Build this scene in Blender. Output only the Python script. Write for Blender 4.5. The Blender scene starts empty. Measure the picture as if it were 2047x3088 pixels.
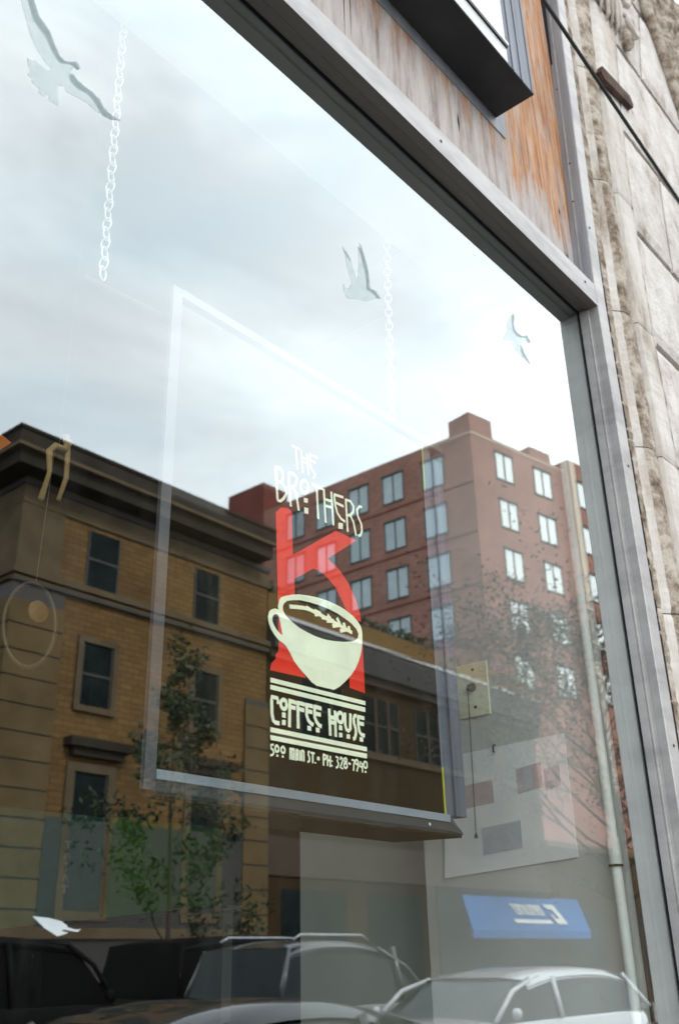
import bpy, bmesh, math, random
from mathutils import Vector, Matrix, noise
random.seed(7)
R = math.radians
# ------------------------------------------------------------------ camera, sky, sun, exposure
scn = bpy.context.scene
DG = 0.845            # camera stands 0.845 m out from the glass (the glass is the plane y = 0)
EYE = 1.6
S = 0.65              # near things are written in wall units of 0.65 m
camd = bpy.data.cameras.new('camera'); cam = bpy.data.objects.new('camera', camd)
scn.collection.objects.link(cam); scn.camera = cam
camd.sensor_fit = 'VERTICAL'; camd.sensor_height = 36.0; camd.lens = 34.39
camd.clip_start = 0.02; camd.clip_end = 2000
rot = Matrix(((0.64824856, -0.30519921, -0.69758673), (-0.76113458, -0.28519912, -0.5825252), (-0.02116489, 0.90857851, -0.41717759)))
M4 = rot.to_4x4(); M4.translation = Vector((0, -DG, EYE)); cam.matrix_world = M4
camd.dof.use_dof = True; camd.dof.focus_distance = 1.6; camd.dof.aperture_fstop = 7.0

SUN_EL, SUN_AZ = R(44), R(98)      # azimuth of the sun direction measured from +x, counter-clockwise
sd = Vector((math.cos(SUN_EL)*math.cos(SUN_AZ), math.cos(SUN_EL)*math.sin(SUN_AZ), math.sin(SUN_EL)))
ld = bpy.data.lights.new('sun', 'SUN'); ld.energy = 2.0; ld.angle = R(10); ld.color = (1, .95, .87)
sun = bpy.data.objects.new('sun', ld); scn.collection.objects.link(sun)
sun.rotation_euler = (-sd).to_track_quat('-Z', 'Y').to_euler()

w = bpy.data.worlds.new("World"); scn.world = w; w.use_nodes = True
nt = w.node_tree; nt.nodes.clear()
def wn(t, **k):
    n = nt.nodes.new(t)
    for a, b in k.items(): setattr(n, a, b)
    return n
out = wn('ShaderNodeOutputWorld'); bg = wn('ShaderNodeBackground'); bg.inputs['Strength'].default_value = 0.1
sky = wn('ShaderNodeTexSky', sky_type='NISHITA', sun_disc=False, sun_elevation=SUN_EL, sun_rotation=R(90)-SUN_AZ)
tc = wn('ShaderNodeTexCoord'); mp_ = wn('ShaderNodeMapping'); mp_.inputs['Scale'].default_value = (1.0, 1.0, 2.6)
mp_.inputs['Location'].default_value = (.3, .9, .2)
n1 = wn('ShaderNodeTexNoise'); n1.inputs['Scale'].default_value = 2.3; n1.inputs['Detail'].default_value = 7; n1.inputs['Roughness'].default_value = .55
n1.inputs['Distortion'].default_value = .35
r1 = wn('ShaderNodeValToRGB'); r1.color_ramp.elements[0].position = .38; r1.color_ramp.elements[0].color = (.74, .74, .74, 1)
r1.color_ramp.elements[1].position = .58; r1.color_ramp.elements[1].color = (1, 1, 1, 1)
n2 = wn('ShaderNodeTexNoise'); n2.inputs['Scale'].default_value = 4.0; n2.inputs['Detail'].default_value = 5
r2 = wn('ShaderNodeValToRGB'); r2.color_ramp.elements[0].position = .3; r2.color_ramp.elements[0].color = (15.9, 17.2, 17.8, 1)
r2.color_ramp.elements[1].position = .62; r2.color_ramp.elements[1].color = (17.7, 18.0, 17.8, 1)
# overcast sky is brightest low over the roofs across the street
dotn = wn('ShaderNodeVectorMath', operation='DOT_PRODUCT'); gv = Vector((.80, -.48, .36)).normalized(); dotn.inputs[1].default_value = gv
gm = wn('ShaderNodeMapRange'); gm.inputs[1].default_value = -.5; gm.inputs[2].default_value = .9; gm.inputs[3].default_value = .8; gm.inputs[4].default_value = 1.06
mul = wn('ShaderNodeVectorMath', operation='SCALE')
mx = wn('ShaderNodeMixRGB')
L = nt.links.new
L(tc.outputs['Generated'], mp_.inputs['Vector']); L(mp_.outputs[0], n1.inputs['Vector']); L(mp_.outputs[0], n2.inputs['Vector'])
L(n1.outputs['Fac'], r1.inputs[0]); L(n2.outputs['Fac'], r2.inputs[0])
L(tc.outputs['Generated'], dotn.inputs[0]); L(dotn.outputs['Value'], gm.inputs[0])
L(r1.outputs[0], mx.inputs[0]); L(sky.outputs[0], mx.inputs[1]); L(r2.outputs[0], mx.inputs[2])
L(mx.outputs[0], mul.inputs[0]); L(gm.outputs[0], mul.inputs['Scale']); L(mul.outputs[0], bg.inputs['Color']); L(bg.outputs[0], out.inputs[0])
scn.view_settings.view_transform = 'Standard'; scn.view_settings.look = 'None'; scn.view_settings.gamma = 1
scn.view_settings.exposure = 0.72
scn.render.engine = 'CYCLES'
cy = scn.cycles; cy.use_denoising = True; cy.max_bounces = 14; cy.transparent_max_bounces = 24; cy.glossy_bounces = 6; cy.diffuse_bounces = 4
cy.caustics_reflective = False; cy.caustics_refractive = False; cy.sample_clamp_indirect = 6

# ------------------------------------------------------------------ materials
MATS = {}
def new_mat(name):
    m = bpy.data.materials.new(name); m.use_nodes = True; MATS[name] = m
    return m, m.node_tree, m.node_tree.nodes['Principled BSDF']
def ramp(nt, stops):
    r = nt.nodes.new('ShaderNodeValToRGB'); e = r.color_ramp.elements
    e[0].position, e[0].color = stops[0][0], (*stops[0][1], 1)
    e[1].position, e[1].color = stops[-1][0], (*stops[-1][1], 1)
    for p, c in stops[1:-1]:
        x = e.new(p); x.color = (*c, 1)
    return r
def tex(nt, scale=(1, 1, 1), kind='ShaderNodeTexNoise', sc=5, detail=6, rough=.6, coord='Object'):
    t = nt.nodes.new('ShaderNodeTexCoord'); mpn = nt.nodes.new('ShaderNodeMapping'); mpn.inputs['Scale'].default_value = scale
    n = nt.nodes.new(kind); n.inputs['Scale'].default_value = sc
    if kind == 'ShaderNodeTexNoise':
        n.inputs['Detail'].default_value = detail; n.inputs['Roughness'].default_value = rough
    nt.links.new(t.outputs[coord], mpn.inputs[0]); nt.links.new(mpn.outputs[0], n.inputs['Vector'])
    return n
def bumpit(nt, b, src, strength, dist=.005):
    bp = nt.nodes.new('ShaderNodeBump'); bp.inputs['Strength'].default_value = strength; bp.inputs['Distance'].default_value = dist
    nt.links.new(src, bp.inputs['Height']); nt.links.new(bp.outputs[0], b.inputs['Normal'])
def noisy(name, stops, sc=5, stretch=(1, 1, 1), rough=.6, metal=0., bump=0., bdist=.004, detail=6, spec=.5, coat=0.):
    m, nt, b = new_mat(name)
    n = tex(nt, stretch, sc=sc, detail=detail); r = ramp(nt, stops)
    nt.links.new(n.outputs['Fac'], r.inputs[0]); nt.links.new(r.outputs[0], b.inputs['Base Color'])
    b.inputs['Roughness'].default_value = rough; b.inputs['Metallic'].default_value = metal
    b.inputs['Specular IOR Level'].default_value = .12 if (rough >= .7 and spec == .5) else spec
    if coat: b.inputs['Coat Weight'].default_value = coat; b.inputs['Coat Roughness'].default_value = .05
    if bump:
        n2 = tex(nt, stretch, sc=sc*3, detail=8); bumpit(nt, b, n2.outputs['Fac'], bump, bdist)
    return m
def flat(name, c, **k):
    d = tuple(x*.86 for x in c)
    return noisy(name, [(.35, d), (.65, c)], **k)
def brick(name, c1, c2, mortar, bw=.22, bh=.075, rough=.85, var=.35):
    m, nt, b = new_mat(name)
    t = nt.nodes.new('ShaderNodeTexCoord'); sp = nt.nodes.new('ShaderNodeSeparateXYZ'); ad = nt.nodes.new('ShaderNodeMath'); cb = nt.nodes.new('ShaderNodeCombineXYZ')
    nt.links.new(t.outputs['Object'], sp.inputs[0]); nt.links.new(sp.outputs[0], ad.inputs[0]); nt.links.new(sp.outputs[1], ad.inputs[1])
    nt.links.new(ad.outputs[0], cb.inputs[0]); nt.links.new(sp.outputs[2], cb.inputs[1])
    br = nt.nodes.new('ShaderNodeTexBrick'); br.inputs['Color1'].default_value = (*c1, 1); br.inputs['Color2'].default_value = (*c2, 1); br.inputs['Mortar'].default_value = (*mortar, 1)
    br.inputs['Scale'].default_value = 1; br.inputs['Brick Width'].default_value = bw; br.inputs['Row Height'].default_value = bh; br.inputs['Mortar Size'].default_value = .012
    nt.links.new(cb.outputs[0], br.inputs['Vector'])
    n = tex(nt, sc=.55, detail=8); r = ramp(nt, [(.3, (1-var,)*3), (.7, (1, 1, 1))])
    mxx = nt.nodes.new('ShaderNodeMixRGB'); mxx.blend_type = 'MULTIPLY'; mxx.inputs[0].default_value = 1
    nt.links.new(n.outputs['Fac'], r.inputs[0]); nt.links.new(br.outputs['Color'], mxx.inputs[1]); nt.links.new(r.outputs[0], mxx.inputs[2])
    nt.links.new(mxx.outputs[0], b.inputs['Base Color']); b.inputs['Roughness'].default_value = rough; b.inputs['Specular IOR Level'].default_value = .12
    bumpit(nt, b, br.outputs['Fac'], -.4, .01)
    return m

def glass_mat():
    m, nt, b = new_mat('window_glass'); nt.nodes.remove(b); o = nt.nodes['Material Output']
    geo = nt.nodes.new('ShaderNodeNewGeometry'); dt = nt.nodes.new('ShaderNodeVectorMath'); dt.operation = 'DOT_PRODUCT'
    ab = nt.nodes.new('ShaderNodeMath'); ab.operation = 'ABSOLUTE'
    inv = nt.nodes.new('ShaderNodeMath'); inv.operation = 'SUBTRACT'; inv.inputs[0].default_value = 1
    pw = nt.nodes.new('ShaderNodeMath'); pw.operation = 'POWER'; pw.inputs[1].default_value = 2.7
    ml = nt.nodes.new('ShaderNodeMath'); ml.operation = 'MULTIPLY_ADD'; ml.inputs[1].default_value = .60; ml.inputs[2].default_value = .27; ml.use_clamp = True
    tr = nt.nodes.new('ShaderNodeBsdfTransparent'); tr.inputs[0].default_value = (.95, .97, .95, 1)
    gl = nt.nodes.new('ShaderNodeBsdfGlossy'); gl.inputs['Roughness'].default_value = 0; gl.inputs['Color'].default_value = (.89, .965, 1, 1)
    mxs = nt.nodes.new('ShaderNodeMixShader'); l = nt.links.new
    l(geo.outputs['Incoming'], dt.inputs[0]); l(geo.outputs['Normal'], dt.inputs[1]); l(dt.outputs['Value'], ab.inputs[0])
    l(ab.outputs[0], inv.inputs[1]); l(inv.outputs[0], pw.inputs[0]); l(pw.outputs[0], ml.inputs[0]); l(ml.outputs[0], mxs.inputs[0])
    # faint waviness of old plate glass
    n = tex(nt, (1, 1, 1), sc=1.3, detail=2); bp = nt.nodes.new('ShaderNodeBump'); bp.inputs['Strength'].default_value = .02; bp.inputs['Distance'].default_value = .01
    l(n.outputs['Fac'], bp.inputs['Height']); l(bp.outputs[0], gl.inputs['Normal'])
    # coated pane: what is seen through it stays clear, the coating's reflection comes on top
    bk = nt.nodes.new('ShaderNodeBsdfTransparent'); bk.inputs[0].default_value = (0, 0, 0, 1); hf = nt.nodes.new('ShaderNodeMath'); hf.operation = 'MULTIPLY'; hf.inputs[1].default_value = .45
    thr = nt.nodes.new('ShaderNodeMixShader'); l(ml.outputs[0], hf.inputs[0]); l(hf.outputs[0], thr.inputs[0]); l(tr.outputs[0], thr.inputs[1]); l(bk.outputs[0], thr.inputs[2])
    bk2 = nt.nodes.new('ShaderNodeBsdfTransparent'); bk2.inputs[0].default_value = (0, 0, 0, 1); l(bk2.outputs[0], mxs.inputs[1]); l(gl.outputs[0], mxs.inputs[2])
    adds = nt.nodes.new('ShaderNodeAddShader'); l(thr.outputs[0], adds.inputs[0]); l(mxs.outputs[0], adds.inputs[1])
    d1 = tex(nt, (1, 1, 1), sc=260, detail=1); dr1 = ramp(nt, [(.74, (0, 0, 0)), (.80, (.4, .4, .4))]); l(d1.outputs['Fac'], dr1.inputs[0])   # dust specks
    d2 = tex(nt, (5, 1, .7), sc=3, detail=7, rough=.7); dr2 = ramp(nt, [(.50, (0, 0, 0)), (.78, (.022, .022, .022))]); l(d2.outputs['Fac'], dr2.inputs[0])   # streaks
    da = nt.nodes.new('ShaderNodeMixRGB'); da.blend_type = 'ADD'; da.inputs[0].default_value = .25; l(dr2.outputs[0], da.inputs[1]); l(dr1.outputs[0], da.inputs[2])
    df = nt.nodes.new('ShaderNodeBsdfDiffuse'); df.inputs[0].default_value = (.7, .7, .68, 1); mx2 = nt.nodes.new('ShaderNodeMixShader')
    l(da.outputs[0], mx2.inputs[0]); l(adds.outputs[0], mx2.inputs[1]); l(df.outputs[0], mx2.inputs[2]); l(mx2.outputs[0], o.inputs[0])
    return m
glass_mat()
m, nt_, b = new_mat('clear_edge'); nt_.nodes.remove(b); t_ = nt_.nodes.new('ShaderNodeBsdfTransparent'); t_.inputs[0].default_value = (1, 1, 1, 1)
nt_.links.new(t_.outputs[0], nt_.nodes['Material Output'].inputs[0])
def frost(name, col, alpha):
    m, nt, b = new_mat(name); b.inputs['Base Color'].default_value = (*col, 1); b.inputs['Roughness'].default_value = .5
    n = tex(nt, sc=30); r = ramp(nt, [(.3, (alpha*.85,)*3), (.7, (alpha,)*3)]); nt.links.new(n.outputs['Fac'], r.inputs[0]); nt.links.new(r.outputs[0], b.inputs['Alpha'])
    return m
frost('frost_pale', (.70, .88, .87), .15)
frost('reflection_gap_tint', (.16, .28, .30), .30)  # dark tint stands in for the reflection the decal blocks
frost('frost_white', (.8, .86, .95), .9)
flat('vinyl_cream', (.93, 1.0, .76), sc=20, rough=.45, coat=.35)
flat('vinyl_red', (.80, .030, .012), sc=20, rough=.6, spec=.2)
# aluminium, dirty
noisy('aluminium', [(.3, (.33, .32, .325)), (.5, (.47, .455, .455)), (.7, (.56, .545, .54))], sc=9, stretch=(.6, 1, 2), rough=.5, metal=.25, bump=.1)
noisy('aluminium_blue', [(.3, (.24, .26, .30)), (.7, (.36, .375, .41))], sc=5, stretch=(6, 6, .5), rough=.55, metal=.25, bump=.08)
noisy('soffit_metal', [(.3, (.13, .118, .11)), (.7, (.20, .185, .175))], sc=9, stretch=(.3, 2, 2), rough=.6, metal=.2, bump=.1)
flat('gasket', (.012, .014, .018), rough=.7)
flat('gap_dark', (.03, .028, .03), rough=.9)
noisy('sealant', [(.3, (.05, .05, .055)), (.7, (.13, .12, .12))], sc=40, rough=.9, bump=.6)
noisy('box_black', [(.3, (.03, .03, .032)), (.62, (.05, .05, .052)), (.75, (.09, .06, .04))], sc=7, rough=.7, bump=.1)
noisy('box_white', [(.3, (.70, .72, .74)), (.7, (.82, .83, .84))], sc=4, rough=.45)
noisy('box_channel', [(.3, (.10, .115, .15)), (.7, (.21, .23, .28))], sc=6, stretch=(8, 8, .4), rough=.5, metal=.3)
flat('screw', (.03, .025, .025), rough=.5)
flat('cable_black', (.012, .016, .022), rough=.55)
# plywood : weathered, orange where the stain is left
m, nt, b = new_mat('plywood')
g = tex(nt, (9, 1, 1.1), sc=2.6, detail=10, rough=.72); g2 = tex(nt, (22, 1, .9), sc=4, detail=8, rough=.7)
gr = ramp(nt, [(.30, (.12, .085, .07)), (.40, (.34, .28, .26)), (.50, (.50, .45, .44)), (.62, (.60, .55, .52))])
og = ramp(nt, [(.34, (.18, .09, .05)), (.46, (.44, .20, .09)), (.56, (.62, .32, .15)), (.68, (.62, .46, .33))])
nt.links.new(g.outputs['Fac'], gr.inputs[0]); nt.links.new(g2.outputs['Fac'], og.inputs[0])
t = nt.nodes.new('ShaderNodeTexCoord'); sp = nt.nodes.new('ShaderNodeSeparateXYZ'); nt.links.new(t.outputs['Object'], sp.inputs[0])
# orange mask: strong to the right of x = 1.68 m and above z = 3.2 m, streaks running down from the box
mz = nt.nodes.new('ShaderNodeMapRange'); mz.inputs[1].default_value = 3.60; mz.inputs[2].default_value = 3.74; nt.links.new(sp.outputs[2], mz.inputs[0])
mxn = nt.nodes.new('ShaderNodeMapRange'); mxn.inputs[1].default_value = 1.655; mxn.inputs[2].default_value = 1.70; nt.links.new(sp.outputs[0], mxn.inputs[0])
nm = tex(nt, (11, 1, 2.2), sc=2.4, detail=8, rough=.7); nr = ramp(nt, [(.40, (0, 0, 0)), (.60, (1, 1, 1))]); nt.links.new(nm.outputs['Fac'], nr.inputs[0])
m1 = nt.nodes.new('ShaderNodeMath'); m1.operation = 'MULTIPLY'; m2 = nt.nodes.new('ShaderNodeMath'); m2.operation = 'MULTIPLY_ADD'; m2.inputs[1].default_value = .9
zj = nt.nodes.new('ShaderNodeMath'); zj.operation = 'MULTIPLY_ADD'; zj.inputs[1].default_value = .62; nt.links.new(nm.outputs['Fac'], zj.inputs[0]); nt.links.new(sp.outputs[2], zj.inputs[2]); nt.links.new(zj.outputs[0], mz.inputs[0])
nt.links.new(mz.outputs[0], m1.inputs[0]); nt.links.new(mxn.outputs[0], m1.inputs[1])
mz2 = nt.nodes.new('ShaderNodeMapRange'); mz2.inputs[1].default_value = 3.32; mz2.inputs[2].default_value = 3.44; mz2.inputs[4].default_value = .95; nt.links.new(sp.outputs[2], mz2.inputs[0])
add_ = nt.nodes.new('ShaderNodeMath'); add_.operation = 'MAXIMUM'
m3 = nt.nodes.new('ShaderNodeMath'); m3.operation = 'MULTIPLY'
nr2 = ramp(nt, [(.46, (0, 0, 0)), (.58, (.95, .95, .95))]); nt.links.new(nm.outputs['Fac'], nr2.inputs[0])
nt.links.new(mz2.outputs[0], m3.inputs[0]); nt.links.new(nr2.outputs[0], m3.inputs[1])
off = nt.nodes.new('ShaderNodeMath'); off.operation = 'MULTIPLY_ADD'; off.inputs[1].default_value = .8; off.inputs[2].default_value = .45; nt.links.new(nr.outputs[0], off.inputs[0])
mm = nt.nodes.new('ShaderNodeMath'); mm.operation = 'MULTIPLY'; mm.use_clamp = True
nt.links.new(m1.outputs[0], mm.inputs[0]); nt.links.new(off.outputs[0], mm.inputs[1])
nt.links.new(mm.outputs[0], add_.inputs[0]); nt.links.new(m3.outputs[0], add_.inputs[1])
mixp = nt.nodes.new('ShaderNodeMixRGB'); nt.links.new(add_.outputs[0], mixp.inputs[0]); nt.links.new(gr.outputs[0], mixp.inputs[1]); nt.links.new(og.outputs[0], mixp.inputs[2])
nt.links.new(mixp.outputs[0], b.inputs['Base Color']); b.inputs['Roughness'].default_value = .8
bumpit(nt, b, g2.outputs['Fac'], .5, .003)
# stone of the building next door
def stone(name, lo, mid, hi, sc=9, st=(1, 1, 1), bump=.6, bd=.006):
    m, nt, b = new_mat(name)
    n = tex(nt, st, sc=sc, detail=9, rough=.7); r = ramp(nt, [(.30, lo), (.43, mid), (.60, hi)])
    nt.links.new(n.outputs['Fac'], r.inputs[0]); nt.links.new(r.outputs[0], b.inputs['Base Color']); b.inputs['Roughness'].default_value = .9
    b.inputs['Specular IOR Level'].default_value = .2
    n2 = tex(nt, (1, 1, 1), sc=60, detail=5); bumpit(nt, b, n2.outputs['Fac'], bump, bd)
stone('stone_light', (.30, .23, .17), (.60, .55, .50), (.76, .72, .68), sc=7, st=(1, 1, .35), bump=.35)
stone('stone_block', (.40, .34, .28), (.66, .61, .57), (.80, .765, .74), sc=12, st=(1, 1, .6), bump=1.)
stone('stone_dirt_shade', (.07, .045, .03), (.26, .20, .15), (.58, .51, .44), sc=20, bump=.9)
stone('stone_joint', (.045, .025, .018), (.08, .045, .035), (.13, .09, .07), sc=20, bump=.3)
# ------------------------------------------------------------------ mesh helpers
COL = scn.collection
def N(p, warp=0):
    x, y, z = p
    if warp and z > 4: x += warp*(z-4)**2
    return (x*S, y*S, EYE+(z-EYE)*S)
def FAR(p):             # x, distance behind the glass of the mirrored thing, z  ->  where the thing really stands
    return (p[0], -(p[1]+.455), p[2])
IDT = lambda p: tuple(p)
class MB:
    def __init__(s, tf=IDT): s.v = []; s.f = []; s.mi = []; s.tf = tf; s.cur = 0; s.flip = False
    def add(s, vs, fs):
        o = len(s.v); s.v += [s.tf(v) for v in vs]; s.f += [tuple(o+i for i in f) for f in fs]; s.mi += [s.cur]*len(fs); return s
    def box(s, x0, x1, y0, y1, z0, z1):
        vs = [(x, y, z) for z in (z0, z1) for y in (y0, y1) for x in (x0, x1)]
        return s.add(vs, [(0, 2, 3, 1), (4, 5, 7, 6), (0, 1, 5, 4), (2, 6, 7, 3), (0, 4, 6, 2), (1, 3, 7, 5)])
    def quad(s, a, b, c, d): return s.add([a, b, c, d], [(0, 1, 2, 3)])
    def prism(s, pts, axis, a0, a1):
        # pts: 2-D outline; axis 0: (y,z) along x ; 1: (x,z) along y ; 2: (x,y) along z
        def p3(p, a): return (a, p[0], p[1]) if axis == 0 else (p[0], a, p[1]) if axis == 1 else (p[0], p[1], a)
        n = len(pts); vs = [p3(p, a0) for p in pts]+[p3(p, a1) for p in pts]
        return s.add(vs, [tuple(range(n))[::-1], tuple(range(n, 2*n))]+[(i, (i+1) % n, n+(i+1) % n, n+i) for i in range(n)])
    def profile(s, pts, z0, z1, nz=1):
        n = len(pts); vs = []; fs = []
        for k in range(nz+1):
            z = z0+(z1-z0)*k/nz; vs += [(p[0], p[1], z) for p in pts]
        for k in range(nz):
            for i in range(n-1): a = k*n+i; fs.append((a, a+1, a+n+1, a+n))
        return s.add(vs, fs)
    def tube(s, path, r, n=8, cap=True):
        path = [Vector(p) for p in path]; rs = r if isinstance(r, (list, tuple)) else [r]*len(path)
        vs = []; prev = None
        for i, p in enumerate(path):
            d = (path[min(i+1, len(path)-1)]-path[max(i-1, 0)])
            if d.length < 1e-9: d = Vector((0, 0, 1))
            d.normalize()
            up = prev if prev else (Vector((0, 0, 1)) if abs(d.z) < .9 else Vector((1, 0, 0)))
            a = d.cross(up)
            if a.length < 1e-6: a = d.cross(Vector((0, 1, 0)))
            a.normalize(); b_ = a.cross(d).normalized(); prev = b_
            for k in range(n):
                t = 2*math.pi*k/n; vs.append(tuple(p+(a*math.cos(t)+b_*math.sin(t))*rs[i]))
        fs = []
        for i in range(len(path)-1):
            for k in range(n): fs.append((i*n+k, i*n+(k+1) % n, (i+1)*n+(k+1) % n, (i+1)*n+k))
        if cap: fs += [tuple(range(n))[::-1], tuple((len(path)-1)*n+k for k in range(n))]
        return s.add(vs, fs)
    def lathe(s, c, prof, n=20, axis=2):
        vs = []; fs = []
        for r, h in prof:
            for k in range(n):
                t = 2*math.pi*k/n; a, b_ = r*math.cos(t), r*math.sin(t)
                vs.append((c[0]+a, c[1]+b_, c[2]+h) if axis == 2 else (c[0]+a, c[1]+h, c[2]+b_) if axis == 1 else (c[0]+h, c[1]+a, c[2]+b_))
        for i in range(len(prof)-1):
            for k in range(n): fs.append((i*n+k, i*n+(k+1) % n, (i+1)*n+(k+1) % n, (i+1)*n+k))
        fs += [tuple(range(n))[::-1], tuple((len(prof)-1)*n+k for k in range(n))]
        return s.add(vs, fs)
    def build(s, name, mat, parent=None, bevel=0, smooth=False, fixn=True):
        me = bpy.data.meshes.new(name); me.from_pydata([Vector(v) for v in s.v], [], s.f)
        mats = mat if isinstance(mat, (list, tuple)) else [mat]
        for m_ in mats: me.materials.append(MATS[m_])
        for p, i in zip(me.polygons, s.mi): p.material_index = i; p.use_smooth = smooth
        me.update()
        if fixn:
            bm = bmesh.new(); bm.from_mesh(me); bmesh.ops.recalc_face_normals(bm, faces=bm.faces); bm.to_mesh(me); bm.free()
        o = bpy.data.objects.new(name, me); COL.objects.link(o)
        if parent:
            o.parent = parent; r_ = parent
            loc = Vector(parent.get('_w', (0, 0, 0))); o.matrix_parent_inverse = Matrix.Translation(-loc)
            o['_w'] = [0., 0., 0.]
        else: o['_w'] = [0., 0., 0.]
        if bevel:
            md = o.modifiers.new('bevel', 'BEVEL'); md.width = bevel; md.segments = 2; md.limit_method = 'ANGLE'; md.angle_limit = R(35)
        return o
def sub(name, mb, mat, parent, **k):     # a sub-part: its parent is a mesh whose origin is the world's
    o = mb.build(name, mat, None, **k); o.parent = parent; return o
def thing(name, label, cat, loc=(0, 0, 0), group=None):
    o = bpy.data.objects.new(name, None); COL.objects.link(o); o.empty_display_size = .1
    o.location = loc; o['_w'] = list(loc); o['label'] = label; o['category'] = cat
    if group: o['group'] = group
    return o
def tag(o, label, cat, group=None):
    o['label'] = label; o['category'] = cat
    if group: o['group'] = group
    return o
def kind(o, k='structure'): o['kind'] = k; return o
def kids(o): return [c for c in bpy.data.objects if c.parent == o]
def dup(o, loc, label=None):
    r_ = o.copy(); COL.objects.link(r_); r_.location = loc
    if label: r_['label'] = label
    for ch in kids(o):
        c = ch.copy(); COL.objects.link(c); c.parent = r_
        for g_ in kids(ch):
            d = g_.copy(); COL.objects.link(d); d.parent = c
    return r_
def flatpoly(mb, pts, y0, y1, holes=()):
    """an outline in the plane of the glass (units of 1/1000), extruded from y0 to y1, with holes"""
    bm = bmesh.new(); es = []
    for loop in [pts]+list(holes):
        vs = [bm.verts.new((p[0]/1000, 0, EYE+p[1]/1000)) for p in loop]
        es += [bm.edges.new((vs[i], vs[(i+1) % len(vs)])) for i in range(len(vs))]
    bmesh.ops.triangle_fill(bm, edges=es, use_beauty=True, use_dissolve=False)
    bm.verts.index_update()
    vs = [tuple(v.co) for v in bm.verts]; n = len(vs)
    F = [tuple(v.index for v in f.verts) for f in bm.faces]
    E_ = [tuple(v.index for v in e.verts) for e in bm.edges if len(e.link_faces) == 1]
    bm.free()
    mb.add([(v[0], y0, v[2]) for v in vs]+[(v[0], y1, v[2]) for v in vs], F+[tuple(i+n for i in f)[::-1] for f in F]+[(a, b_, b_+n, a+n) for a, b_ in E_])
def strokes(mb, lst, wd, y0, y1):
    for pl in lst:
        P = [Vector((p[0]/1000, p[1]/1000)) for p in pl]; closed = (P[0]-P[-1]).length < 1e-6 and len(P) > 3
        L_, R_ = [], []
        n = len(P)
        for i, p in enumerate(P):
            if closed: a, b_ = P[(i-1) % (n-1)], P[(i+1) % (n-1)] if i < n-1 else P[1]
            else: a, b_ = P[max(i-1, 0)], P[min(i+1, n-1)]
            d = (b_-a).normalized(); nn = Vector((-d.y, d.x))*wd/2
            ext = Vector((0, 0))
            if not closed and i == 0: ext = -d*wd*.12
            if not closed and i == n-1: ext = d*wd*.12
            L_.append(p+nn+ext); R_.append(p-nn+ext)
        yb = y0+random.random()*.0002
        vs = [(q.x, yb, EYE+q.y) for q in L_]+[(q.x, yb, EYE+q.y) for q in R_]
        mb.add(vs, [(i, i+1, n+i+1, n+i) for i in range(n-1)])
# ------------------------------------------------------------------ ground and street
flat('concrete', (.36, .35, .33), sc=3, rough=.9, bump=.4)
flat('asphalt', (.038, .038, .04), sc=40, rough=.9, bump=.5)
flat('kerb_stone', (.42, .41, .39), sc=8, rough=.9)
flat('white_paint', (.72, .72, .70), sc=12, rough=.7)
flat('yellow_paint', (.70, .48, .08), sc=12, rough=.7)
kind(MB().box(-300, 400, -400, 20, -1.2, -.15).build('ground', 'asphalt'))
kind(MB().box(-60, 140, -2.9, 0.9, -.149, 0).build('pavement', 'concrete'))
kind(MB().box(-60, 140, -3.05, -2.903, -.149, .004).build('kerb', 'kerb_stone', bevel=.015))
kind(MB().box(-60, 140, -16.4, -12.6, -.149, 0).build('pavement', 'concrete'))
kind(MB().box(-60, 140, -12.597, -12.45, -.149, .004).build('kerb', 'kerb_stone', bevel=.015))
rm = MB()
for i in range(-8, 30): rm.box(i*4, i*4+2.2, -7.86, -7.74, -.149, -.145)
kind(rm.build('road_markings', 'yellow_paint'))

# ------------------------------------------------------------------ shop front (near units)
XR = 3.045; ZT = 3.889; YF = -.081; XL = -2.6; ZB = .15
gp = thing('shop_window', 'large pane of plate glass mirroring sky and brick buildings', 'window', N((.2, 0, ZB)))
gb = MB(N); gb.add([(XL, 0, ZB), (XR, 0, ZB), (XR, 0, ZT), (XL, 0, ZT)], [(0, 1, 2, 3)])
gb.cur = 1; vs = [(XL, 0, ZB), (XR, 0, ZB), (XR, 0, ZT), (XL, 0, ZT), (XL, .009, ZB), (XR, .009, ZB), (XR, .009, ZT), (XL, .009, ZT)]
gb.add(vs, [(4, 7, 6, 5), (0, 4, 5, 1), (1, 5, 6, 2), (2, 6, 7, 3), (3, 7, 4, 0)])
pane = gb.build('glass_pane', ['window_glass', 'clear_edge'], gp, fixn=False)
gk = MB(N); w_ = .014
gk.box(XL, XR-w_, -.004, -.0005, ZT-w_, ZT).box(XR-w_, XR, -.004, -.0005, ZB, ZT).box(XL, XL+w_, -.004, -.0005, ZB, ZT-w_).box(XL+w_, XR-w_, -.004, -.0005, ZB, ZB+w_)
gk.build('gasket', 'gasket', gp)

# header rail of the frame
fr = thing('window_frame', 'dirty aluminium frame round the shop window with screwed corners', 'window frame', N((XR, YF, 0)))
h = MB(N)
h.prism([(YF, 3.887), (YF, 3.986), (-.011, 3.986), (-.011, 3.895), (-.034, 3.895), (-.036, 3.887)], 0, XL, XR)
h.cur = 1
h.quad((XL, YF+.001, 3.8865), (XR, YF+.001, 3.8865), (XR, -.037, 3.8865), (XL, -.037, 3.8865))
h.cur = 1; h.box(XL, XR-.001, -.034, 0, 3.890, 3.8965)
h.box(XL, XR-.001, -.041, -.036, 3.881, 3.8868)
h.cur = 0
hd = h.build('header_rail', ['aluminium', 'soffit_metal'], fr)
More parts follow.
